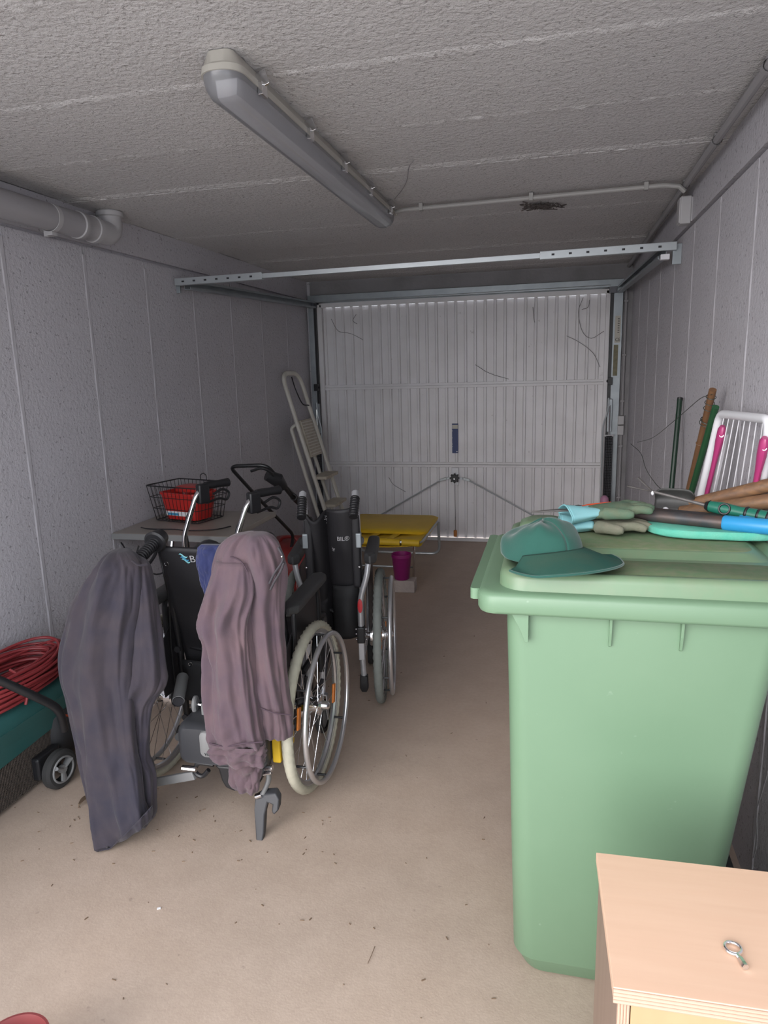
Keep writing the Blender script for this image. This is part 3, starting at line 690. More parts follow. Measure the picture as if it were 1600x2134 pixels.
# ---- second wheelchair, half folded
w2 = thing('wheelchair', 'half folded black wheelchair with silver tubes standing behind the nearer one', 'wheelchair', (-.945, 2.895, 0), math.radians(11))
HW = .195
big_wheel(w2, HW, .305, 1, 'tire_g', reflectors=2)
big_wheel(w2, -HW, .305, -1, 'tire_g', reflectors=2)
for s in (1, -1):
    x = s*.112
    MB().tube(fillet([(x, .02, .25), (x, -.02, .50), (x, -.085, .90), (x, -.10, .965), (x, -.13, .995)], .05), .0125, 12).build('back_tube', 'silver', w2)
    MB().tube([(x, -.125, .993), (x-.0*s, -.155, .968)], .0155, 12).build('grip_neck', 'silver', w2)
    g = MB().tube([(x, -.145, .975), (x-.004*s, -.215, .905)], .0185, 14)
    for k in range(8):
        p = Vector((x, -.15, .970)).lerp(Vector((x-.004*s, -.21, .91)), k/7); g.torus(p, (0, -.7, -.7), .0187, .0018, 14, 5)
    g.build('push_grip', 'black', w2)
    pad_loft((s*.166, -.155, .705), (s*.166, .19, .71), .055, .05).build('armrest_pad', 'pad', w2)
    xx = s*.158
    MB().tube(fillet([(xx, -.145, .685), (xx-s*.008, -.15, .63), (xx-s*.040, -.15, .53), (xx-s*.040, -.15, .37)], .05), .0125, 12).build('arm_support', 'silver', w2)
    MB().tube([(xx-s*.040, -.15, .30), (xx-s*.034, -.15, .16)], .0125, 12).build('lower_tube', 'silver', w2)
    MB().box(xx-s*.040-.017, xx-s*.040+.017, -.172, -.13, .33, .405).build('tube_clamp', 'black', w2, smooth=0, bevel=.006)
    MB().box(xx-s*.040-.013, xx-s*.040+.013, -.165, -.135, .25, .335).build('sleeve', 'silver', w2, smooth=0, bevel=.004)
    for dz in (.345, .37, .392):
        for dx in (-.021, .021): MB().sphere((xx-s*.040+dx, -.155, dz), .0045, 6).build('bolt', 'chrome', w2)
    MB().loft([[Vector((p.x+xx-s*.034, p.y-.152, z)) for p in rr(0, 0, hx, hx*.9, .006, 0)] for z, hx in ((.175, .017), (.15, .018), (.12, .019), (.10, .012))]).build('tube_foot', 'black', w2, smooth=40)
    MB().tube(fillet([(x, -.02, .22), (x, .36, .22), (x, .41, .32), (x, .40, .52), (x, -.02, .52)], .05), .0125, 10).build('side_frame', 'silver', w2)
    MB().tube([(x, .0, .305), (s*(HW-.016), 0, .305)], .013, 12).build('axle_tube', 'chrome', w2)
    MB().prism([(-.10, .36), (.05, .30), (.22, .36), (.22, .66), (-.08, .66)], (s*.148, 0, 0), (0, 1, 0), (0, 0, 1), (s*.004, 0, 0)).build('side_guard', 'black', w2, smooth=0, bevel=.002)
    MB().box(x+s*.004-.012, x+s*.004+.012, -.108, -.075, .745, .81).build('back_hinge', 'galv', w2, smooth=0, bevel=.004)
    MB().tube([(x+s*.01, -.105, .775), (x+s*.01, -.085, .775)], .018, 14).build('hinge_knob', 'black', w2)
    MB().sphere((x+s*.004, -.108, .66), .006, 6).build('button', 'chrome', w2)
    caster(w2, s*.12, .38, .085)
MB().loft([[Vector((.118+.011*f*math.cos(a), y, .50+.032*f*math.sin(a))) for a in [2*PI*k/24 for k in range(24)]] for y, f in ((-.1615, 1), (-.1655, .95), (-.166, .8))]).build('reflector', 'redr', w2, label='red oval reflector')
MB().tube([(-.11, .10, .24), (.11, .10, .51)], .010, 10).build('cross_brace', 'silver', w2)
MB().tube([(.11, .12, .24), (-.11, .12, .51)], .010, 10).build('cross_brace', 'silver', w2)
def back2(u, v):
    hw = .118-.012*v; x = -hw+2*hw*u
    zt = .925-.055*math.exp(-((u-.18)/.16)**2)-.012*math.sin(PI*u); z = zt-.60*v
    fold = math.exp(-((u-.38)/.075)**2)
    y = -.095+.10*min(1, (.93-z)/.45)+.045*fold*(1-.25*v)-.018*math.sin(PI*min(1, max(0, (u-.5)/.5)))-.014*math.sin(PI*min(1, u/.34))+.008*noise.noise(Vector((u*4, v*5, 9)))
    if v > .66: y -= .010
    return Vector((x, y, z))
MB().grid(back2, 40, 44).build('back_cover', 'nylon', w2, solid=.012)
MB().box(.085, .122, -.098, -.055, .56, .93).build('tube_cover', 'nylon', w2, smooth=0, bevel=.012)
MB().box(-.122, -.085, -.098, -.055, .56, .88).build('tube_cover', 'nylon', w2, smooth=0, bevel=.012)
def pouch(u, v):
    q = back2(.42+.55*u, .60+.42*v); return Vector((q.x, q.y-.02-.02*math.sin(PI*u)*math.sin(PI*v), q.z-.0))
MB().grid(pouch, 14, 12).build('lower_flap', 'blackm', w2, solid=.008)
def onb2(p):
    u = (p.x+.115)/.23; v = (.92-p.z)/.60; q = back2(min(max(u, 0), 1), min(max(v, 0), 1)); return Vector((p.x, q.y-.0115, p.z))
text('print', 'TR', .027, FR((-.082, -.1, .768), (1, 0, .05), (0, 0, 1)), 'white', w2, onb2)
text('print', 'BIL\u00ae', .027, FR((.020, -.1, .773), (1, 0, .05), (0, 0, 1)), 'white', w2, onb2)
text('print', 'UN', .028, FR((-.022, -.1, .84), (0, 0, 1), (-1, 0, 0)), 'white', w2, onb2)
text('print', 'ug', .022, FR((-.014, -.1, .73), (1, 0, -.4), (.4, 0, 1)), 'white', w2, onb2)
MB().grid(lambda u, v: Vector((-.11+.22*u, .38*v, .53-.12*math.sin(PI*u))), 12, 6).build('seat', 'nylon', w2, solid=.01)

# ------------------------------------------------------------------ clothes
def cloth(name, m, levels, parent=None, n=120, folds=((5, .5, .3, .010), (9, 1.3, -.6, .006), (14, 2.2, .9, .003)), seed=0, captop=True, sub=8, thick=.003, wob=.006):
    """levels: (center Vector, half width, half depth) top to bottom, interpolated"""
    P = []
    L = [(c.x, c.y, c.z, a, b) for c, a, b in levels]
    V = [Vector(l[:3]) for l in L]; A = [Vector((l[3], l[4], 0)) for l in L]
    Vs = smoothp(V, sub); As = smoothp(A, sub); m_ = MB(); rings = []; tot = len(Vs)
    for i, (c, ab) in enumerate(zip(Vs, As)):
        t = i/(tot-1); ring = []
        grow = min(1, t*3.5+.08)
        for k in range(n):
            th = 2*PI*k/n
            cx = math.copysign(abs(math.cos(th))**.8, math.cos(th)); sy2 = math.copysign(abs(math.sin(th))**.85, math.sin(th))
            d = 0
            for (fk, ph, dr_, am) in folds:
                q = math.sin(fk*th/1.0+ph+seed+dr_*t*4+1.1*math.sin(t*3+seed))
                d += am*(1-2*abs(q)**.8)
            d += wob*noise.noise(Vector((cx*1.8+seed, t*5, sy2*1.8)))*3 + .0035*noise.noise(Vector((cx*5+seed, t*16, sy2*5)))*2
            dd = d*grow
            ring.append(Vector((c.x+(ab.x+dd*.45)*cx, c.y+(ab.y+dd)*sy2, c.z)))
        rings.append(ring)
    m_.loft(rings, captop, False)
    return m_.build(name, m, parent, smooth=180, solid=thick)
def lv_px(rows):
    out = []
    for (py, xl, xr, Y, b) in rows:
        p = at(xl, py, Y); q = at(xr, py, Y); out.append(((p+q)/2, (q.x-p.x)/2, b))
    return out
def slanted(o, dz_fn, zmax=None):
    for v in o.data.vertices:
        v.co.z += dz_fn(v.co)

# trousers over the left grip
tz = thing('work_trousers', 'faded navy work trousers hanging over the left push grip of the front wheelchair', 'trousers', (0, 0, 0))
o = cloth('trouser_leg', 'navy', lv_px([(1160, 246, 290, 1.93, .02), (1175, 226, 310, 1.915, .035), (1215, 220, 318, 1.90, .045), (1300, 215, 331, 1.885, .048), (1391, 215, 339, 1.87, .048), (1425, 220, 337, 1.86, .045), (1465, 225, 315, 1.85, .042), (1520, 230, 309, 1.845, .040), (1573, 240, 308, 1.84, .040), (1610, 250, 322, 1.835, .040), (1690, 275, 321, 1.83, .036), (1714, 285, 310, 1.83, .03)]), tz, seed=5, folds=((2, .2, .3, .010), (4, 1.3, -.4, .006)))
o = cloth('trouser_leg', 'navy', lv_px([(1146, 246, 254, 1.92, .01), (1150, 230, 268, 1.91, .035), (1165, 214, 283, 1.89, .055), (1190, 197, 288, 1.87, .06), (1247, 162, 286, 1.85, .06), (1300, 146, 276, 1.84, .06), (1391, 129, 268, 1.825, .058), (1461, 140, 272, 1.81, .055), (1556, 158, 280, 1.79, .052), (1600, 166, 292, 1.78, .052), (1680, 186, 304, 1.765, .05), (1740, 197, 315, 1.75, .048), (1800, 207, 322, 1.735, .046)]), tz, seed=3, folds=((2, .2, .5, .012), (4, 1.3, -.4, .007)))
slanted(o, lambda c: max(0, (.16-c.z)/.16)*(max(0, (c.x+1.36))*.75)+(max(0, .012-(c.z)) if c.z < .012 else 0))
def onfront(pts, off=.0):  # seam lines a little proud of the cloth
    return smoothp(pts, 5)

MB().tube(smoothp([at(275, 1168, 1.84), at(290, 1178, 1.84), at(306, 1176, 1.86)]), .0055, 8, flat=.4).build('belt_loop', 'navy', tz)
# hoodie over the right grip
hd = thing('hooded_jacket', 'faded mauve hooded jacket hanging over the right push grip of the front wheelchair', 'jacket', (0, 0, 0))
FH = ((3, .4, .4, .009), (5, 1.3, -.5, .006), (9, 2.2, .5, .0025))
cloth('body', 'mauve', lv_px([(1109, 520, 532, 1.93, .01), (1116, 488, 562, 1.92, .04), (1140, 462, 580, 1.92, .06), (1190, 450, 592, 1.92, .065), (1260, 446, 588, 1.92, .062), (1340, 460, 590, 1.915, .06), (1420, 480, 597, 1.91, .055), (1490, 500, 606, 1.91, .05), (1528, 505, 608, 1.91, .048)]), hd, seed=2, folds=FH)
cloth('sleeve', 'mauve', lv_px([(1170, 452, 520, 1.88, .03), (1230, 432, 530, 1.865, .045), (1290, 417, 520, 1.86, .05), (1350, 428, 525, 1.855, .048), (1440, 431, 534, 1.85, .045), (1520, 434, 544, 1.845, .042), (1548, 436, 549, 1.845, .04)]), hd, seed=6, folds=((3, .4, .3, .012), (5, 1.3, -.4, .007)))
cloth('waistband', 'mauve', lv_px([(1546, 434, 550, 1.845, .036), (1566, 438, 551, 1.845, .036), (1588, 446, 551, 1.845, .034)]), hd, seed=6, folds=((3, .4, .1, .010), (5, 1.3, -.1, .005)), captop=False, thick=.005)
cloth('cuff', 'mauve', lv_px([(1540, 486, 552, 1.89, .025), (1580, 480, 546, 1.89, .028), (1615, 480, 540, 1.89, .028), (1646, 492, 536, 1.89, .024)]), hd, seed=4, folds=((3, .4, .2, .005),), thick=.005)
for a in (((580, 1140), (590, 1165), (572, 1195), (562, 1215)), ((592, 1172), (585, 1190), (572, 1212), (564, 1228))):
    MB().tube(smoothp([at(p[0], p[1], 1.865) for p in a]), .0075, 8, flat=.45).build('zip', 'zip', hd)
MB().sphere(at(587, 1160, 1.855), .004, 6).build('zip_pull', 'chrome', hd)
MB().tube(smoothp([at(468, 1160, 1.872), at(486, 1162, 1.858), at(504, 1172, 1.852), at(516, 1192, 1.852)]), .002, 6).build('seam', 'mauve_seam', hd)
MB().tube(smoothp([at(543, 1476, 1.855), at(572, 1486, 1.855), at(606, 1490, 1.88)]), .002, 6).build('seam', 'mauve_seam', hd)
MB().tube(smoothp([at(436, 1549, 1.806), at(470, 1556, 1.802), at(500, 1550, 1.802), at(548, 1546, 1.812)]), .0022, 6).build('seam', 'mauve_seam', hd)
# blue cloth
bl = cloth('blue_cloth', 'royal', lv_px([(1136, 419, 470, 2.02, .012), (1146, 412, 480, 2.015, .02), (1180, 413, 478, 2.01, .02), (1220, 420, 470, 2.01, .018), (1258, 433, 455, 2.01, .012)]), None, seed=3, folds=((3, .4, .3, .004), (5, .4, .3, .003)))
tag(bl, 'royal blue cloth draped over the back of the front wheelchair beside the mauve jacket', 'cloth')

# ------------------------------------------------------------------ table, basket
tb = thing('side_table', 'small grey folding table against the left wall under the wire basket', 'table', (-1.78, 3.2, 0))
MB().box(-.31, .31, -.29, .29, .725, .752).build('table_top', 'tabletop', tb, smooth=0, bevel=.004)
MB().box(-.312, .312, -.294, -.29, .722, .75).build('edge_band', 'greyl', tb, smooth=0)
MB().box(.285, .314, -.296, -.27, .718, .738).build('corner_clip', 'chrome', tb, smooth=0, bevel=.002)
for sx, sy in ((-1, -1), (1, -1), (1, 1), (-1, 1)):
    MB().tube(fillet([(sx*.12, sy*.05, .72), (sx*.14, sy*.24, .03), (sx*.14, sy*.26, .012)], .03), .012, 10).build('leg', 'chrome', tb)
MB().tube([(-.13, 0, .45), (.13, 0, .45)], .01, 8).build('crossbar', 'chrome', tb)
bk = thing('wire_basket', 'black wire basket holding a red tub on the grey side table', 'basket', (-1.86, 3.26, .752), math.radians(-14))
def rect(hx, hy, z): return [(-hx, -hy, z), (hx, -hy, z), (hx, hy, z), (-hx, hy, z)]
def closed_rect(hx, hy, z, r): return MB().tube(rr_list(hx, hy, z), r, 6, closed=True)
def rr_list(hx, hy, z): return [p for p in rr(0, 0, hx, hy, .02, z, 3)]
for z, f, r in ((.19, 1, .0035), (.13, .94, .0018), (.07, .88, .0018), (.006, .82, .0025)):
    MB().tube(rr_list(.175*f, .125*f, z), r, 6, closed=True).build('hoop', 'black', bk)
vw = MB()
for k in range(13):
    x = -.165+.33*k/12
    for s in (-1, 1): vw.tube([(x, s*.125, .19), (x*.82, s*.103, .006)], .0014, 5)
    vw.tube([(x*.82, -.103, .006), (x*.82, .103, .006)], .0012, 5)
for k in range(9):
    y = -.115+.23*k/8
    for s in (-1, 1): vw.tube([(s*.175, y, .19), (s*.143, y*.82, .006)], .0014, 5)
vw.build('wire_mesh', 'black', bk, kind='stuff')
MB().tube(smoothp([(-.02, .125, .19), (-.02, .125, .215), (.0, .125, .225), (.02, .125, .215), (.02, .125, .19)]), .0025, 6).build('hanging_loop', 'black', bk)
tubb = thing('red_tub', 'red plastic tub with a printed label inside the black wire basket', 'tub', (-1.86, 3.26, .762), math.radians(-14))
MB().loft([rr(0, 0, .105, .07, .03, 0), rr(0, 0, .125, .088, .035, .13), rr(0, 0, .131, .094, .035, .132), rr(0, 0, .131, .094, .035, .142), rr(0, 0, .123, .086, .035, .142), rr(0, 0, .10, .065, .03, .01)]).build('tub', 'red', tubb, smooth=40)
MB().loft([rr(.02, .015, .085, .055, .03, .142), rr(.02, .015, .085, .055, .03, .165), rr(.02, .015, .07, .045, .03, .17)]).build('lid', 'red', tubb, smooth=40)
MB().box(-.085, .06, -.0805, -.0775, .022, .045).build('label_strip', 'white', tubb, smooth=0)
MB().box(-.075, -.0, -.082, -.0800, .024, .036).build('label_print', 'wave2', tubb, smooth=0)
cb = MB().tube(smoothp([(-2.0, 3.02, .757), (-1.93, 2.99, .758), (-1.8, 3.0, .757), (-1.72, 2.98, .758), (-1.6, 3.02, .757), (-1.55, 3.1, .757)]), .003, 6).build('cable', 'black')
tag(cb, 'thin black cable lying on the grey side table before the basket', 'cable')
cb = MB().tube(smoothp([(-2.06, 2.93, .70), (-1.98, 2.90, .62), (-1.85, 2.88, .56), (-1.7, 2.87, .62), (-1.6, 2.86, .5), (-1.5, 2.85, .4), (-1.47, 2.84, .15), (-1.5, 2.84, .0065)]), .004, 6)
cb.tube(smoothp([(-1.93, 2.88, .70), (-1.96, 2.87, .6), (-1.93, 2.86, .5), (-1.9, 2.86, .2), (-1.88, 2.86, .006)]), .004, 6)
tag(cb.build('hanging_cable', 'black'), 'black cables looping down in front of the grey side table', 'cable')

# ------------------------------------------------------------------ rollator
ro = thing('rollator', 'chrome rollator with black handle grips standing in front of the side table', 'walker')
dirg = Vector((.47, .88, 0)).normalized()
for nm, (top, bot) in enumerate(((at(408, 1022, 2.78), at(383, 1120, 2.74)), (at(514, 1040, 2.63), at(492, 1125, 2.60)))):
    foot = bot + (bot-top).normalized()*0; foot = Vector((bot.x-.03, bot.y+.09, .09))
    g0 = top+dirg*.05+Vector((0, 0, .015)); g1 = g0+dirg*.125+Vector((0, 0, -.002))
    MB().tube(fillet([foot, bot, top-Vector((0, 0, .02)), g0], .035), .0115, 12).build('handle_tube', 'chrome', ro)
    MB().tube([g0, g0.lerp(g1, .3), g0.lerp(g1, .6), g1], [.017, .019, .017, .020], 14).build('grip', 'black', ro)
    MB().obox(top+dirg*.035+Vector((0, 0, -.02)), (.035, .055, .09), (0, 0, -.5)).build('brake_housing', 'black', ro, bevel=.008)
    a = top+dirg*.05+Vector((0, 0, -.065))
    MB().tube(smoothp([a, a+dirg*.07+Vector((0, 0, .01)), a+dirg*.11+Vector((0, 0, .0)), a+dirg*.125+Vector((0, 0, .03)), a+dirg*.09+Vector((0, 0, .05)), a+dirg*.04+Vector((0, 0, .035))]), .006, 8).build('brake_lever', 'black', ro)
    MB().tube(smoothp([top+Vector((0, 0, -.05)), top+Vector((-.05, -.02, -.13)), top+Vector((-.06, 0, -.28)), bot+Vector((-.02, 0, -.12)), foot+Vector((0, 0, .08))]), .003, 6).build('brake_cable', 'black', ro)
    MB().lathe([(.07, -.012), (.085, -.012), (.088, 0), (.085, .012), (.07, .012)], (foot.x, foot.y, .089), (1, -.5, 0), 28).build('wheel', 'tire_k', ro)
    MB().lathe([(0, -.016), (.02, -.016), (.07, -.006), (.07, .006), (.02, .016), (0, .016)], (foot.x, foot.y, .089), (1, -.5, 0), 20).build('wheel_hub', 'greyl', ro)
a0 = at(383, 1120, 2.74); b0 = at(492, 1125, 2.60)
MB().tube([a0-Vector((0, 0, .32)), b0-Vector((0, 0, .32))], .01, 10).build('crossbar', 'chrome', ro)
MB().tube(smoothp([a0-Vector((0, 0, .10)), (a0+b0)/2-Vector((0, 0, .02)), b0-Vector((0, 0, .10))]), .016, 12).build('back_strap', 'black', ro)

# ------------------------------------------------------------------ red lawn mower at the back
rm = thing('lawn_mower', 'red lawn mower with tall black push handle behind the wheelchairs', 'lawn mower', (-1.70, 4.25, 0))
MB().loft([rr(0, 0, .16, .20, .08, .10), rr(0, 0, .185, .24, .08, .14), rr(0, 0, .19, .245, .08, .26), rr(0, 0, .175, .22, .07, .35), rr(0, 0, .155, .19, .07, .385), rr(0, 0, .11, .13, .05, .40)]).build('deck', 'redm', rm, smooth=60)
MB().tube(smoothp([(-.06, -.05, .38), (-.03, -.05, .425), (.05, -.05, .428), (.09, -.05, .38)]), .010, 8).build('carry_handle', 'redm', rm)
for sx in (-1, 1):
    for sy in (-1, 1):
        MB().lathe([(0, -.02), (.06, -.02), (.07, -.014), (.07, .014), (.06, .02), (0, .02)], (sx*.19, sy*.18, .07), (1, 0, 0), 24).build('wheel', 'tire_k', rm)
mh = lambda px, py, Y: at(px, py, Y)-Vector((-1.70, 4.25, 0))
MB().tube(fillet([(.05, -.15, .33), mh(612, 1115, 4.1), mh(540, 1040, 3.75), mh(478, 972, 3.5), mh(556, 969, 3.5), mh(586, 1005, 3.6), mh(640, 1060, 3.9), (.16, -.12, .33)], .05, 6), .0105, 10).build('handle', 'black', rm)
m = MB().tube([mh(556, 990, 3.52), mh(578, 1000, 3.56), mh(590, 1015, 3.6)], [.03, .04, .028], 14); m.build('switch_box', 'black', rm)
MB().tube(smoothp([mh(523, 982, 3.47), mh(545, 976, 3.47), mh(565, 985, 3.5), mh(572, 1000, 3.54)]), .008, 8).build('switch_lever', 'black', rm)
MB().tube(smoothp([mh(588, 1010, 3.6), mh(604, 1030, 3.7), mh(612, 1040, 3.75), mh(635, 1062, 3.9)]), .011, 8).torus(mh(612, 1036, 3.72), (0, 1, 0), .018, .005, 14, 6).build('cable_clip', 'black', rm)

# ------------------------------------------------------------------ teal mower with cable coil, left edge
tm = thing('lawn_mower', 'teal electric lawn mower with black mesh side at the left wall', 'lawn mower', (-1.95, 1.85, 0))
MB().loft([rr(.0, .0, .115, .42, .06, .25), rr(0, 0, .125, .43, .06, .30), rr(0, 0, .12, .42, .06, .335), rr(0, 0, .10, .40, .05, .352), rr(0, 0, .06, .3, .04, .356)]).build('housing', 'teal', tm, smooth=50)
# sloped teal skirt on the visible side and mesh lower wall
MB().add([(.125, -.43, .30), (.125, .36, .30), (.102, -.43, .155), (.102, .36, .195)], [(0, 1, 3, 2)]).build('skirt', 'teal', tm, smooth=0, solid=.006)
MB().add([(.098, -.43, .155), (.098, .30, .19), (.095, -.43, .015), (.095, .22, .015)], [(0, 1, 3, 2)]).build('mesh_backing', 'ink', tm, smooth=0)
ms = MB()
for k in range(34):
    z = .018+k*.0052; y1 = .22+.08*(z-.015)/.22
    ms.tube([(.1005-.003*(1-z/.2), -.43 if z < .155 else -.43+(z-.155)/.035*.7, z), (.1005-.003*(1-z/.2), min(y1, .30), z)], .0012, 4)
for k in range(104):
    y = -.425+k*.007; zt = .155+.035*(y+.43)/.73; zb = .015 if y < .22 else .015+.22*(y-.22)/.08
    ms.tube([(.0975, y, zb), (.1005, y, zt)], .0012, 4)
ms.build('catcher_mesh', 'mesh', tm, smooth=0, kind='stuff')
MB().box(-.10, .09, -.42, .22, .010, .20).build('catcher_box', 'blackm', tm, smooth=0, bevel=.01)
MB().loft([rr(.02, .36, .09, .12, .04, .05), rr(.02, .36, .12, .15, .05, .10), rr(.02, .36, .11, .14, .05, .22), rr(.02, .36, .08, .10, .04, .25)]).build('deck', 'blackm', tm, smooth=50)
wl_ = MB().lathe([(.045, -.018), (.062, -.018), (.073, -.010), (.073, .010), (.062, .018), (.045, .018), (.045, -.018)], (.185, .145, .075), (1, -.12, 0), 36).build('wheel', 'tire_k', tm)
MB().torus((.204, .143, .075), (1, -.12, 0), .047, .004, 36, 8).build('rim', 'greyl', wl_)
m = MB()
for k in range(3):
    a = 2*PI*k/3+.5; c = Vector((.200, .145, .075)); d = Vector((-.0, math.cos(a), math.sin(a)))
    m.tube([c+d*.008, c+d*.047], [.011, .016], 10, flat=.5)
m.lathe([(0, -.01), (.016, -.01), (.016, .006), (0, .006)], (.200, .145, .075), (1, -.12, 0), 16).build('wheel_spokes', 'greyl', wl_)
MB().tube([(.05, .16, .075), (.19, .145, .075)], .012, 10).build('axle', 'black', tm)
MB().box(.10, .135, .10, .22, .04, .13).build('axle_bracket', 'black', tm, smooth=0, bevel=.01)
th_ = lambda px, py, Y: at(px, py, Y)-Vector((-1.95, 1.85, 0))
MB().tube(fillet([th_(-60, 1395, 1.66), th_(0, 1418, 1.72), th_(70, 1450, 1.80), th_(124, 1476, 1.88), th_(134, 1520, 1.92)], .05), .0145, 12).build('handle', 'black', tm)
MB().tube(smoothp([th_(134, 1490, 1.93), th_(146, 1492, 1.95), th_(160, 1488, 1.98)]), .004, 6).build('orange_lead', 'orangep', tm, label='thin orange lead')
co = thing('cable_coil', 'coil of red cable heaped on top of the teal lawn mower', 'cable', (-1.94, 2.0, .356))
random.seed(3)
for k in range(26):
    R1 = random.uniform(.085, .135); R2 = random.uniform(.19, .27); z = .012+.0042*k+random.uniform(-.003, .003)
    tx, ty = random.uniform(-.12, .12), random.uniform(-.10, .10); ph = random.uniform(0, 6); ox, oy = random.uniform(-.012, .012), random.uniform(-.02, .02)
    pts = []
    for j in range(48):
        a = 2*PI*j/48
        x = min(ox+R1*math.cos(a), .14); y = oy+R2*math.sin(a)
        zz = max(.006, z+tx*x*.6+ty*y*.5+.006*math.sin(2*a+ph))
        pts.append((max(x, -.14), y, zz))
    MB().tube(pts, .0058, 7, closed=True).build('cable_loop', 'cable', co)
MB().tube(smoothp([(.06, -.05, .125), (.10, -.05, .10), (.13, -.06, .05), (.135, -.08, .01)]), .005, 7).build('cable_tie', 'cable', co)

# ------------------------------------------------------------------ step ladder
ld = thing('step_ladder', 'folded off-white step ladder leaning on the left wall beside the garage door', 'ladder')
n0 = Vector((-2.045, 5.12, 1.49)); n1 = Vector((-1.625, 5.12, .012)); f0 = Vector((-2.03, 5.46, 1.49)); f1 = Vector((-1.605, 5.46, .012))
m_dir = (n1-n0)
MB().tube(fillet([n1, n0, f0, f1], .12, 7), .020, 10, flat=.8).build('front_frame', 'ladder', ld)
back = Vector((-.085, 0, -.022))
b_n0 = n0+m_dir*.27+back+Vector((.02, .02, 0)); b_f0 = f0+m_dir*.27+back+Vector((.02, -.05, 0))
MB().tube(fillet([b_n0+Vector((.05, 0, .03)), b_n0, Vector((-1.70, 5.13, .012))], .06), .018, 10, flat=.8).build('rear_rail', 'ladder', ld)
MB().tube(fillet([b_f0+Vector((.05, 0, .03)), b_f0, Vector((-1.68, 5.42, .012))], .06), .018, 10, flat=.8).build('rear_rail', 'ladder', ld)
MB().tube([b_n0.lerp(Vector((-1.70, 5.13, .012)), .9), b_f0.lerp(Vector((-1.68, 5.42, .012)), .9)], .01, 8).build('rear_crossbar', 'ladder', ld)
pf = n0+m_dir*.46
dirl = m_dir.normalized()
c = (n0+f0)/2+m_dir*.345
mat_ = Matrix((dirl, Vector((0, 1, 0)), dirl.cross(Vector((0, 1, 0))))).transposed()
pl = MB().obox(c+Vector((.0, 0, 0)), (.30, .25, .022), mat_).build('platform', 'step', ld, smooth=0, bevel=.003)
gm = MB()
for k in range(12):
    gm.obox(c+dirl*(-.13+k*.0235)-dirl.cross(Vector((0, 1, 0)))*-.012, (.008, .24, .004), mat_)
gm.build('grip_ridge', 'ladder', ld, smooth=0, kind='stuff')
for t in (.55, .70, .86):
    c = (n0+f0)/2+m_dir*t
    MB().box(c.x-.03, c.x+.085, 5.135, 5.445, c.z-.012, c.z+.012).build('step', 'step', ld, smooth=0, bevel=.003)
MB().tube(smoothp([(-2.03, 5.3, 1.46), (-1.99, 5.27, 1.36), (-1.95, 5.3, 1.25), (-1.94, 5.42, 1.23)]), .005, 6).build('cord', 'ink', ld)

# ------------------------------------------------------------------ yellow camp bed, pot, block
cb_ = thing('camp_bed', 'yellow folding camp bed with grey tube legs before the garage door', 'bed', (-1.22, 5.0, 0))
bx0, bx1, by0, by1, bz = -.34, .33, -.33, .40, .30
def hang(u, v):
    x = bx0+(bx1-bx0)*u; y = by0+(by1-by0)*v
    return Vector((x, y, bz+.014-.028*math.sin(PI*u)*math.sin(PI*v)+.003*noise.noise(Vector((u*7, v*5, 0)))))
MB().grid(hang, 20, 20).build('top_canvas', 'yellow', cb_, solid=.006)
MB().grid(lambda u, v: hang(u, v)-Vector((0, 0, .035+.02*math.sin(PI*u))), 14, 14).build('lower_canvas', 'yellow', cb_, solid=.005)
MB().loft([rr((bx0+bx1)/2, .14, .34, .28, .06, bz+.012), rr((bx0+bx1)/2, .14, .345, .285, .06, bz+.03), rr((bx0+bx1)/2, .14, .33, .27, .06, bz+.04)]).build('folded_canvas', 'yellow', cb_, smooth=60)
for k in range(4):
    x = bx0+.04+k*.165
    MB().tube([(x, by0, bz), (min(x+.15, bx1-.01), by0, bz-.004)], .026, 14).build('canvas_sleeve', 'yellow', cb_)
for k in range(3):
    x = bx0+.16+k*.15
    MB().obox((x, -.10, bz+.012), (.05, .36, .004), (0, 0, -.12)).build('canvas_strap', 'yellow', cb_, smooth=0)
MB().tube(rr_list(0, 0, 0) and [Vector((p.x+(bx0+bx1)/2, p.y+(by0+by1)/2, bz)) for p in rr(0, 0, (bx1-bx0)/2, (by1-by0)/2, .06, 0)], .011, 10, closed=True).build('frame', 'galv_l', cb_)
MB().tube(fillet([(bx1+.005, .40, bz-.01), (bx1+.01, .42, .02), (bx0, .42, .02), (bx0, .40, bz-.01)], .07), .011, 10).build('leg', 'galv_l', cb_)
MB().tube(fillet([(bx1-.05, by0+.01, bz-.005), (bx1-.05, by0+.0, bz-.06), (bx1-.07, by0+.06, .012)], .03), .009, 10).build('leg', 'chrome', cb_)
MB().tube(fillet([(bx0+.05, by0+.01, bz-.005), (bx0+.05, by0+.0, bz-.06), (bx0+.07, by0+.06, .012)], .03), .009, 10).build('leg', 'chrome', cb_)
MB().tube([(bx1-.06, by0+.06, .10), (bx0+.06, by0+.06, .10)], .007, 8).build('crossbar', 'galv', cb_)
blk = MB().box(-.085, .085, -.055, .055, 0, .085).build('concrete_block', 'stone', smooth=0, bevel=.006, loc=(-.985, 4.50, 0)); blk.rotation_euler = (0, 0, .05)
tag(blk, 'small grey concrete block on the floor under the magenta pot', 'block')
pot = MB().lathe([(0, 0), (.048, 0), (.052, .004), (.066, .155), (.069, .158), (.069, .178), (.065, .178), (.062, .155), (.046, .01), (0, .01)], (0, 0, 0), n=40).build('plant_pot', 'magenta', smooth=40, loc=(-.995, 4.50, .085))
tag(pot, 'magenta plastic plant pot standing on the concrete block', 'plant pot')

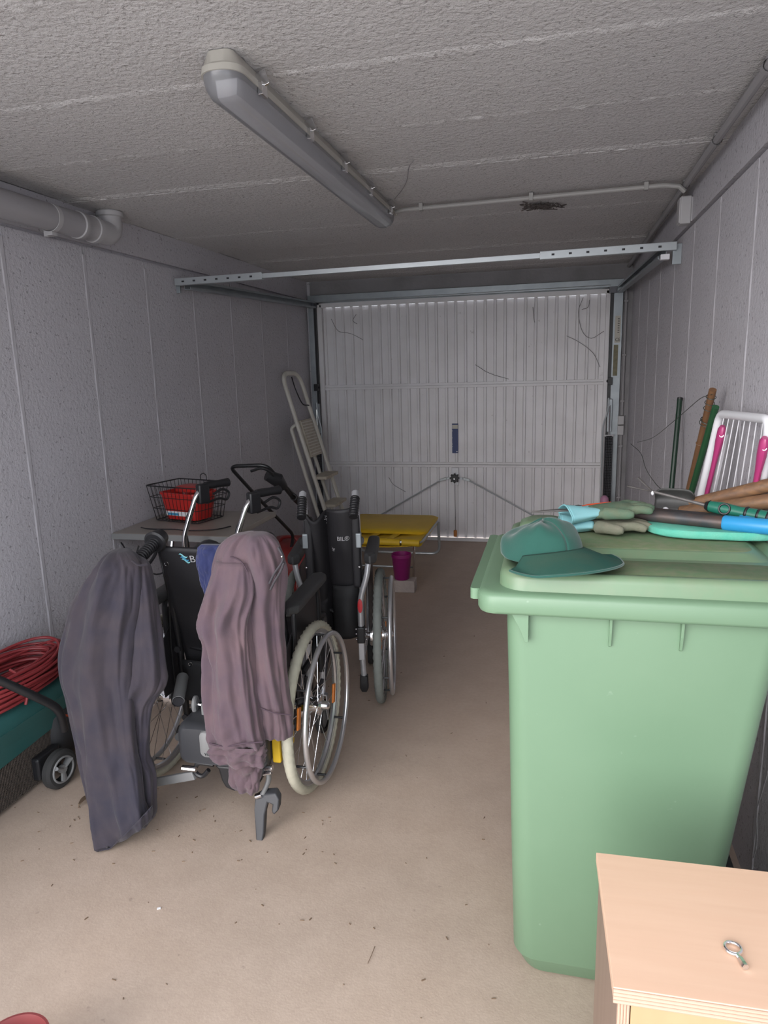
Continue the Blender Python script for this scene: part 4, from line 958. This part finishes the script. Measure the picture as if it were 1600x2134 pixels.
# ------------------------------------------------------------------ wheelie bin
bn = thing('wheelie_bin', 'large green wheelie bin with garden things on its lid', 'bin', (0, 0, 0))
lev = []
for z, x0, x1, y0, y1, r in ((.0, -.035, .335, 1.54, 1.93, .05), (.012, -.052, .352, 1.522, 1.95, .055), (.05, -.070, .365, 1.512, 1.955, .055), (.056, -.073, .368, 1.507, 1.958, .055), (.4, -.082, .412, 1.504, 1.975, .05), (.75, -.090, .452, 1.502, 1.99, .045), (.93, -.095, .474, 1.500, 2.0, .04), (.98, -.095, .480, 1.500, 2.0, .04)):
    lev.append(rr((x0+x1)/2, (y0+y1)/2, (x1-x0)/2, (y1-y0)/2, r, z, 8))
MB().loft(lev).build('body', 'green', bn, smooth=50)
LX0, LX1, LY0, LY1 = -.158, .530, 1.462, 2.05
def L(dx, z, r, dy=None):
    dy = dx if dy is None else dy
    return rr((LX0+LX1)/2, (LY0+LY1)/2, (LX1-LX0)/2-dx, (LY1-LY0)/2-dy, r, z, 8)
MB().loft([L(.014, .966, .035), L(.004, .968, .04), L(.0, .975, .045), L(.0, 1.004, .045), L(.004, 1.012, .045), L(.014, 1.016, .045), L(.05, 1.018, .04)]).build('rim', 'green', bn, smooth=50)
def P_(dx, z, r): return rr((LX0+.045+LX1)/2, (LY0+.012+LY1)/2+.006, (LX1-LX0-.045)/2-dx, (LY1-LY0-.024)/2-dx, r, z, 8)
MB().loft([P_(-.002, 1.012, .06), P_(0, 1.018, .06), P_(.001, 1.040, .06), P_(.005, 1.051, .06), P_(.013, 1.056, .06), P_(.024, 1.056, .055), P_(.036, 1.048, .05), P_(.046, 1.0455, .045)]).build('lid', 'lid', bn, smooth=50)
def D_(d, z, r): return rr(.213, 1.853, .285-d, .172-d, r, z, 8)
MB().loft([D_(0, 1.0445, .04), D_(.010, 1.048, .04), D_(.028, 1.058, .04), D_(.034, 1.060, .04)]).build('lid_platform', 'lid', bn, smooth=50)
MB().loft([D_(.036, 1.0595, .04), D_(.038, 1.0608, .04)]).build('lid_dirt', 'liddirt', bn, smooth=50)
MB().loft([rr(.270, 1.592, .215, .070, .03, 1.0448, 6), rr(.270, 1.592, .213, .068, .03, 1.0463, 6)]).build('lid_recess', 'liddirt', bn, smooth=50)
# raised hump at the back of the lid
MB().loft([rr(-.02, 1.96, .07, .075, .05, 1.05, 6), rr(-.02, 1.96, .065, .07, .05, 1.068, 6), rr(-.02, 1.96, .045, .05, .04, 1.078, 6)]).build('lid_hump', 'lid', bn, smooth=60)
MB().loft([rr(-.165, 1.77, .012, .26, .01, .985), rr(-.165, 1.77, .012, .26, .01, 1.01)]).build('side_lip', 'green', bn, smooth=40)
for x in (.128, .272): MB().prism([(0, .975), (-.024, .975), (-.018, .93), (-.010, .898), (0, .893)], (x-.003, 1.503, 0), (0, 1, 0), (0, 0, 1), (.006, 0, 0)).build('rib', 'green', bn, smooth=0, bevel=.001)
MB().prism([(-.085, .97), (-.045, .97), (-.045, .90), (-.053, .90), (-.062, .925)], (0, 1.50, 0), (1, 0, 0), (0, 0, 1), (0, -.02, 0)).build('gusset', 'green', bn, smooth=0, bevel=.001)
MB().tube([(.41, 1.6, .1), (.41, 1.88, .1)], .012, 10).build('axle', 'steel_d', bn)
for y in (1.60, 1.87):
    MB().lathe([(0, -.022), (.08, -.022), (.1, -.018), (.1, .018), (.08, .022), (0, .022)], (.412, y, .1), (0, 1, 0), 28).build('wheel', 'tire_k', bn)

# ------------------------------------------------------------------ things on the lid
LZ = 1.061
# cap
cp0 = thing('baseball_cap', 'dark green baseball cap lying on the left front of the green bin lid', 'cap', (-.022, 1.615, LZ+.002), math.radians(-54))
# local +x = brim direction
def crown(u, v):
    th = 2*PI*u; ph = v*PI/2
    r = math.cos(ph)**.75; x = .098*r*math.cos(th)-.0; y = .088*r*math.sin(th); z = .082*math.sin(ph)**.9
    # collapsed top and creases
    n_ = noise.noise(Vector((math.cos(th)*1.6, math.sin(th)*1.6, v*2.3)))
    z *= (1+1.6*x*(.88)+.9*y-.14*math.exp(-((x+.03)/.03)**2)); z += .012*n_
    k = 1+.05*math.sin(th*3+v*4)+.05*n_
    return Vector((x*k, y*k, max(.004, z+.004)))
MB().grid(crown, 72, 24).build('crown', 'capgreen', cp0, smooth=180, solid=.002)
def brim(u, v):
    a = (u-.5)*2.35
    R0, R1 = .086, .086+.092*math.cos((u-.5)*2.3)**.5
    r = R0+(R1-R0)*v; x = r*math.cos(a)*1.0+.012+.01*v; y = r*math.sin(a)*1.02
    z = .030-.020*v-.028*(abs(u-.5)*2)**2*(.5+.5*v)
    return Vector((x, y, max(.003, z+.004)))
MB().grid(brim, 40, 14).build('brim', 'capbrim', cp0, smooth=180, solid=.004)
MB().tube([brim(u/30, 1) for u in range(31)], .0028, 6).build('brim_edge', 'capgreen', cp0)
MB().sphere((.0, 0, .078), .008, 8, (1, 1, .5)).build('button', 'capgreen', cp0)
MB().tube([(.03*math.cos(a)-.078, .045*math.sin(a), .028+.02*math.cos(a*.5)) for a in [PI/2+PI*k/14 for k in range(15)]], .004, 8, flat=.35).build('strap', 'capgreen', cp0)
MB().tube(smoothp([(-.10, -.035, .02), (-.085, -.01, .045), (-.08, .03, .04)]), .0018, 6).build('strap_slide', 'chrome', cp0)
# gloves
def glove(label, o, rz, wm, cm, z0, sc_=1, tiltz=0, thumb=1, flip=1):
    g = thing('garden_glove', label, 'glove', (o.x, o.y, z0), rz, 'gardening gloves on the bin lid'); g.rotation_euler = (0, tiltz, rz)
    m = MB()
    m.tube([(-.005, 0, .016), (.035, 0, .018), (.075, 0, .019), (.095, 0, .017)], [.040*sc_, .044*sc_, .046*sc_, .040*sc_], 20, flat=1)
    for i in range(len(m.v)): v = m.v[i]; m.v[i] = (v[0], v[1], .017+(v[2]-.017)*.38)
    for k, (y, L_, a) in enumerate(((-.030, .062, -.22), (-.010, .078, -.05), (.011, .074, .06), (.030, .056, .22))):
        b = Vector((.082, y*sc_, .018)); d = Vector((math.cos(a), math.sin(a)*1, 0))
        m.tube([b, b+d*L_*.5+Vector((0, 0, .004)), b+d*L_*.85+Vector((0, 0, -.001)), b+d*L_+Vector((0, 0, -.004))], [.0135, .0125, .0115, .008], 12)
    b = Vector((.02, -.034*thumb, .018))
    m.tube([b, b+Vector((.022, -.022*thumb, .002)), b+Vector((.05, -.036*thumb, 0)), b+Vector((.062, -.040*thumb, 0))], [.018, .0155, .0135, .009], 12)
    m.build('glove_hand', wm, g, remesh=.0035)
    def cf(u, v):
        a = 2*PI*u; x = -.085*v+.012; w = (.040+.018*v); h = .014+.010*v+.004*math.sin(a*3+v*3)
        return Vector((x, w*math.cos(a), .018+h*math.sin(a)*.9))
    MB().grid(cf, 40, 12).build('cuff', cm, g, smooth=180, solid=.002)
    MB().tube([cf(k/40, 1) for k in range(40)], .002, 6, closed=True).build('cuff_hem', 'cuff' if cm == 'cuff' else cm, g)
    return g
glove('light blue gardening glove with dirty grey fingers under the other glove on the bin', atz(1225, 1100, 1.07), math.radians(2), 'latexd', 'cuff', LZ+.002, sc_=.95, thumb=1)
glove('green coated gardening glove with pale blue cuff resting above its mate on the bin', atz(1235, 1078, 1.10), math.radians(17), 'latex', 'cuff', LZ+.036, sc_=1.1, tiltz=-.06)
# secateurs lying behind the gloves
se = thing('secateurs', 'rusty secateurs with orange grip behind the gloves on the bin lid', 'secateurs', (.040, 1.885, 1.116), math.radians(20))
MB().prism([(-.10, 0), (-.02, .012), (.03, .008), (.03, -.006), (-.02, -.008)], (0, 0, 0), (1, 0, 0), (0, 1, 0), (0, 0, .005)).build('blade', 'forksteel', se, smooth=0, bevel=.001)
MB().lathe([(0, 0), (.012, 0), (.013, .004), (.009, .010), (0, .012)], (.03, 0, .004), n=16).build('pivot_bolt', 'chrome', se)
MB().tube(smoothp([(.03, .003, .004), (.07, .018, .006), (.13, .022, .008)]), [.007]*13, 8).build('handle', 'orangep', se, label='orange handle')
MB().tube(smoothp([(.03, -.003, .004), (.07, -.018, .004), (.13, -.022, .004)]), [.006]*13, 8).build('handle', 'orangep', se, label='orange handle')
# kneeling pad
kp = MB()
def padring(f, z):
    out = []
    for k in range(40):
        a = 2*PI*k/40; c_, s_ = math.cos(a), math.sin(a)
        out.append(Vector((.395+.155*f*math.copysign(abs(c_)**.55, c_), 1.895+.085*f*math.copysign(abs(s_)**.75, s_)-.10*(.155*c_), z)))
    return out
kp.loft([padring(.96, LZ+.004), padring(1, LZ+.008), padring(1, LZ+.020), padring(.97, LZ+.024)])
tag(kp.build('kneeling_pad', 'foam', smooth=50), 'turquoise foam kneeling pad lying under the hedge shears on the bin', 'pad')
# hedge shears
hs = thing('hedge_shears', 'closed hedge shears with black blades and blue grips on the turquoise pad', 'shears', (0, 0, 0))
z0 = LZ+.026
p0 = Vector((.225, 1.955, z0+.012)); p1 = Vector((.425, 1.86, z0+.014)); p2 = Vector((.54, 1.805, z0+.016))
dd = (p1-p0).normalized(); nn = Vector((-dd.y, dd.x, 0))
MB().tube([p0-nn*.012, p1-nn*.012], .0165, 18).build('shaft', 'blade', hs)
MB().bar(p0+nn*.024+dd*-.02+Vector((0, 0, .006)), p1+nn*.024+dd*.02+Vector((0, 0, .006)), .045, .010).build('upper_blade', 'blade', hs, smooth=0, bevel=.002)
MB().tube([p1-nn*.012-dd*.004, p1-nn*.012, p2-nn*.012], [.017, .0195, .0195], 20).build('grip', 'bluep', hs)
MB().tube([p1+nn*.026+dd*.025, p1+nn*.026+dd*.028, p2+nn*.026], [.015, .017, .017], 20).build('grip', 'bluep', hs)
# yellow scrap
q = atz(1426, 1072, 1.105)
MB().loft([[Vector((q.x+.020*f*math.cos(a)*(1+.15*math.cos(2*a)), q.y+.016*f*math.sin(a), q.z-.008+z)) for a in [2*PI*k/24 for k in range(24)]] for f, z in ((1, -.006), (1, .004), (.85, .010), (.5, .013))]).build('yellow_cap', 'yel')
tag(bpy.data.objects['yellow_cap'], 'small bright yellow plastic cap lying on the black shear blade', 'cap')
# wooden handles
for k, (a, b, r, lab) in enumerate((((.345, 2.10, 1.088), tuple(at(1625, 1006, 1.98)), .019, 'upper worn wooden tool handle leaning across the right end of the bin'), ((.345, 2.045, 1.084), tuple(at(1625, 1042, 1.96)), .021, 'lower thick wooden tool handle across the right end of the bin'))):
    a, b = Vector(a), Vector(b)
    o = MB().tube([a, a.lerp(b, .02), a.lerp(b, .5), b], [r*.7, r, r*1.05, r*1.1], 18, flat=.9).build('tool_handle', 'wood'); tag(o, lab, 'handle', 'wooden tool handles on the bin lid')
# hand weeder fork
fk = thing('hand_fork', 'two pronged hand weeder with green and black grip above the shears', 'hand fork')
g0 = Vector((.395, 1.93, 1.128)); g1 = Vector((.525, 1.845, 1.115)); hd_ = (g0-g1).normalized()
MB().tube([g0, g0.lerp(g1, .03), g0.lerp(g1, .25), g0.lerp(g1, .5), g0.lerp(g1, .75), g1], [.008, .014, .017, .0145, .017, .017], 20).build('grip', 'handleg', fk)
MB().tube([g0+hd_*.006, g0-hd_*.004], [.010, .0155], 18).build('collar', 'black', fk)
for t in (.62, .80, .95):
    p = g0.lerp(g1, t); MB().torus(p, hd_, .0145, .0042, 24, 8).build('ring', 'black', fk)
o = MB().torus(g0.lerp(g1, .3)+Vector((-.008, -.014, .004)), (-.45, -.85, .3), .013, .0025, 24, 6).build('emblem_ring', 'black', fk)
j = Vector((.268, 2.01, 1.150))
MB().tube([g0, j], [.0045, .004], 8).build('shank', 'forksteel', fk)
t1 = Vector((.205, 2.05, 1.158)); t2 = Vector((.235, 2.06, 1.180))
MB().tube([j, j.lerp(t1, .6), j.lerp(t1, .8), t1], [.004, .0035, .0075, .004], 8, flat=.5).build('prong', 'forksteel', fk)
MB().tube([j, j.lerp(t2, .5), j.lerp(t2, .8), t2], [.004, .0035, .006, .003], 8, flat=.5).build('prong', 'forksteel', fk)
MB().sphere(tuple(j+Vector((0, -.002, -.004))), .0042, 8, (1, 1, 1.5)).build('weld_blob', 'whitep', fk)
# trowel
tw = thing('hand_trowel', 'dark grey steel hand trowel blade standing behind the weeder fork', 'trowel', (.335, 2.07, 1.086), math.radians(-14))
def tb_(u, v):
    w = .044*(1-.25*max(0, .3-v)/.3)
    x = -.052+.104*u; z = .064*v
    return Vector((x, .018*math.sin(PI*v)-.01, z*(1-.25*(2*abs(u-.5))**6)))
MB().grid(tb_, 16, 10).build('blade', 'trowel', tw, smooth=180, solid=.003)
MB().tube([(.05, .01, .03), (.09, .012, .022), (.11, .012, .012)], .005, 8).build('neck', 'forksteel', tw)
MB().sphere((-.02, -.016, .003), .009, 8).build('rivet_ball', 'whitep', tw)

# ------------------------------------------------------------------ things leaning on the right wall
def leaning(p_top, p_bot): return [Vector(p_bot), Vector(p_top)]
st = thing('garden_stake', 'dark green garden stake leaning on the right wall, farthest from the bin', 'stake')
MB().tube([(.40, 3.28, .008), (.50, 3.22, .75), (XR-.026, 3.40, 1.33)], .0115, 10).build('rod', 'stake_d', st)
MB().lathe([(.0125, 0), (.0125, .014), (0, .018)], (XR-.026, 3.40, 1.325), (.1, .2, 1), 10).build('end_cap', 'black', st)
# compute honest positions for the cane pair
ct, cb2 = at(1485, 812, 2.58), at(1432, 1036, 2.84)
def extend(t, b, z): d = b-t; return t+d*((z-t.z)/d.z)
cn = thing('bamboo_cane', 'brown bamboo cane bound with wire leaning on the right wall', 'cane')
cbt = extend(ct, cb2, .012)
MB().tube([cbt, ct], .0125, 12).build('cane', 'bamboo', cn)
for t in (.35, .62, .72, .86):
    p = cbt.lerp(ct, t); MB().torus(p, ct-cbt, .0128, .0022, 18, 6).build('node', 'bamboo', cn)
gt, gb = at(1491, 848, 2.50), at(1437, 1038, 2.76)
gs = thing('garden_stake', 'bright green garden stake tied beside the bamboo cane', 'stake')
gbt = extend(gt, gb, .012)
MB().tube([gbt, gt], .0115, 12).build('rod', 'stake', gs)
wi = thing('binding_wire', 'thin dark wire twisted around the bamboo cane and looping away along the wall', 'wire')
m = MB()
for k in range(3): m.torus(ct+(cb2-ct)*(.06+.05*k), ct-cbt+Vector((.1*k, .1, 0)), .016, .0013, 20, 5)
m.torus(ct+(cb2-ct)*.28+Vector((.006, -.01, 0)), ct-cbt, .026, .0013, 24, 5)
m.torus(ct+(cb2-ct)*.26+Vector((.006, -.01, 0)), ct-cbt+Vector((.2, 0, 0)), .024, .0018, 24, 5)
m.build('wire_loop', 'wire', wi)
MB().tube(smoothp([at(1484, 822, 2.56), at(1460, 830, 2.70), at(1430, 855, 2.95), at(1395, 885, 3.15), at(1360, 912, 3.4), at(1328, 922, 3.6)]), .0013, 5).build('wire_tail', 'wire', wi)
MB().tube(smoothp([at(1314, 925, 3.5), at(1335, 945, 3.4), at(1345, 975, 3.3), at(1360, 1000, 3.2), at(1380, 1020, 3.1), cb2+Vector((0, .02, 0))]), .0013, 5).build('wire_tail', 'wire', wi)
# drying rack
ra = thing('drying_rack', 'white folded drying rack with pink legs leaning on the right wall behind the bin', 'drying rack')
tA, tB = at(1500, 862, 2.36), at(1604, 874, 1.98)
bA = at(1455, 1055, 2.44); bB = at(1580, 1070, 2.06)
eA = extend(tA, bA, .012); eB = extend(tB, bB, .012)
MB().tube(fillet([eA, tA, tB, eB], .035, 6), .0125, 12).build('frame', 'whitep', ra)
w0 = None
for k in range(1, 9):
    t = k/9
    a = tA.lerp(tB, t); b = eA.lerp(eB, t)
    MB().tube([b.lerp(a, .12), a], .0017, 6).build('wire_rod', 'whitep', ra)
for z in (.25, .6):
    pa = extend(tA, bA, z); pb = extend(tB, bB, z); MB().tube([pa, pb], .006, 8).build('crossbar', 'whitep', ra)
def strut(top, bot):
    d = bot-top; b = extend(top, bot, .012)
    x = d.normalized()
    MB().tube([top, top+x*.012, top+x*.05, top+x*.10, top+x*.14, b], [.010, .017, .017, .012, .0105, .0105], 12, flat=.7).build('leg', 'pink', ra, label='pink leg')
    MB().lathe([(0, 0), (.006, 0), (.006, .004), (0, .005)], top+x*.03+Vector((0, -.012, 0)), (-.3, -1, .1), 10).build('rivet', 'chrome', ra)
strut(at(1506, 888, 2.30), at(1470, 1040, 2.38))
strut(at(1594, 912, 1.96), at(1572, 1020, 2.02))
# white second bars beside pink legs
MB().tube([extend(at(1512, 905, 2.33), at(1484, 1035, 2.40), .012), at(1512, 905, 2.33)], .0085, 8).build('side_bar', 'whitep', ra)
# pink skittle by the door
sk = MB().lathe([(0, 0), (.04, 0), (.045, .01), (.045, .30), (.030, .36), (.028, .40), (.034, .43), (.030, .46), (.012, .478), (0, .48)], (.40, 5.66, 0), n=24).build('pink_bottle', 'pinkl', smooth=60)
tag(sk, 'tall pale pink plastic bottle standing by the right side of the garage door', 'bottle')

# ------------------------------------------------------------------ wooden cabinet with key
cbn = thing('wooden_cabinet', 'small beech cabinet in the right foreground before the green bin', 'cabinet', (.106, .893, 0), math.radians(1.6))
Wd, Dp, Ht = .335, .285, .62
# local: x 0..Wd, y 0..Dp (front face at y=0 faces the camera), z 0..Ht
MB().box(-.006, Wd+.006, 0.0, Dp+.005, Ht-.018, Ht).build('top_board', 'beech', cbn, smooth=0, bevel=.0012)
m = MB()
for k in range(4):
    m.tube([(-.006, -.001-.0008*k, Ht-.004-k*.0052), (Wd+.006, -.001-.0008*k, Ht-.004-k*.0052)], .0027, 10)
m.build('ridged_moulding', 'beech_m', cbn)
MB().box(0, .016, .0, Dp, .0, Ht-.018).build('side_panel', 'beech_s', cbn, smooth=0)
MB().box(Wd-.016, Wd, .0, Dp, .0, Ht-.018).build('side_panel', 'beech_s', cbn, smooth=0)
MB().box(.016, Wd-.016, Dp-.006, Dp, .02, Ht-.018).build('back_panel', 'beech_s', cbn, smooth=0)
for x in (.001, Wd-.018):
    m = MB()
    for k in range(4): m.tube([(x+.002+k*.0042, -.001, .0), (x+.002+k*.0042, -.001, Ht-.021)], .0022, 8)
    m.build('fluted_stile', 'beech_m', cbn)
MB().box(.019, Wd-.019, -.003, .016, Ht-.20, Ht-.023).build('drawer', 'maple', cbn, smooth=0, bevel=.002)
d_ = MB().box(.019, Wd-.019, -.003, .016, .05, Ht-.206).build('door', 'maple', cbn, smooth=0, bevel=.002)
MB().sphere((.06, -.018, .30), .013, 8).build('knob', 'beech', d_)
ky = thing('ring_key', 'chrome key with a round ring lying on the beech cabinet', 'key', (atz(1527, 1975, .625).x, atz(1527, 1975, .625).y, .6205), math.radians(-75))
MB().torus((0, 0, .004), (0, 0, 1), .0115, .0024, 36, 8).build('ring', 'chrome', ky)
MB().tube([(.012, 0, .0038), (.018, 0, .0048), (.022, 0, .0052), (.036, 0, .0052)], [.0028, .003, .0048, .0052], 6).build('shaft', 'chrome', ky)
MB().lathe([(0, 0), (.0032, 0), (.0036, .0006)], (.0355, 0, .0052), (1, 0, 0), 6).build('socket', 'steel_d', ky)

# red bowl at the lower left edge
c = atz(75, 2113, .12)
rb = MB().lathe([(0, 0), (.045, 0), (.05, .004), (.072, .115), (.075, .118), (.075, .122), (.070, .122), (.066, .11), (.044, .008), (0, .008)], (c.x, c.y-.074, 0), n=48).build('red_bowl', 'redbowl', smooth=50)
tag(rb, 'dull red plastic pot standing on the floor at the lower left', 'pot')

# debris on the floor
lf = thing('dry_leaf', 'long brown dry leaf on the floor beside the hanging trousers', 'leaf', tuple(atz(180, 1668, .004)))
MB().grid(lambda u, v: Vector(((u-.5)*.022*math.sin(PI*v)**.8, (v-.5)*.085, .004+.008*abs(u-.5)*2+.004*math.sin(v*5))), 6, 14).build('blade', 'leaf', lf, solid=.001)
random.seed(11)
db = MB()
for k in range(110):
    if k < 45: px, py = random.uniform(20, 700), random.uniform(1640, 1800)
    else: px, py = random.uniform(20, 1040), random.uniform(1250, 2130)
    p = atz(px, py, .001)
    if p.x < XL+.05: continue
    a = random.uniform(0, PI); l = random.uniform(.002, .012); w = random.uniform(.001, .003)
    db.obox((p.x, p.y, .0015), (l, w, .0022), (random.uniform(-.2, .2), 0, a))
db.build('floor_debris', 'leaf', smooth=0, kind='stuff')
db = bpy.data.objects['floor_debris']; tag(db, 'scattered tiny bits of dry leaf and dirt on the garage floor', 'debris')
tw_ = MB().tube(smoothp([atz(766, 2008, .002), atz(774, 1990, .004), atz(781, 1972, .002)]), .0009, 5).build('twig', 'leaf'); tag(tw_, 'thin curved twig on the bare floor in the foreground', 'twig')
wf = MB().obox(tuple(atz(331, 1893, .002)), (.010, .006, .002), (0, 0, .5)).build('paper_scrap', 'white', smooth=0); tag(wf, 'tiny white paper scrap on the floor left of centre', 'scrap')
# cobwebs on the ceiling
wbm = MB()
random.seed(5)
for k in range(40):
    c = Vector((-.10+random.gauss(0, .045), 3.62+random.gauss(0, .035), H-.010))
    pts = [c+Vector((random.gauss(0, .02), random.gauss(0, .02), random.uniform(-.012, .008))) for _ in range(4)]
    wbm.tube(smoothp(pts, 3), .0022, 4)
o = wbm.build('cobweb', 'dust', smooth=0, kind='stuff'); tag(o, 'dusty cobweb clump stuck to the ceiling near the conduit', 'cobweb')

m = MB()
for pts in (((690, 665), (705, 690), (730, 695), (756, 708)), ((1215, 620), (1205, 650), (1213, 690), (1232, 705), (1258, 690)), ((1228, 625), (1225, 640), (1212, 645)), ((990, 760), (1020, 778), (1060, 790)), ((810, 995), (820, 1010), (845, 1025)), ((742, 655), (735, 668), (744, 675)), ((1110, 640), (1112, 662), (1114, 672)), ((1180, 700), (1205, 712), (1235, 735), (1250, 765))):
    m.tube(smoothp([at(x, y, S-.022) for x, y in pts], 4), .0022, 4)
m.build('cobweb', 'back', dr, smooth=0, kind='stuff')
m = MB().tube(smoothp([atz(862, 335, H-.006), atz(852, 348, H-.008), atz(848, 375, H-.010), atz(838, 395, H-.008), atz(822, 415, H-.006)], 5), .0016, 4).build('hanging_thread', 'back')
tag(m, 'thin dark thread of cobweb on the ceiling above the end of the strip light', 'cobweb')
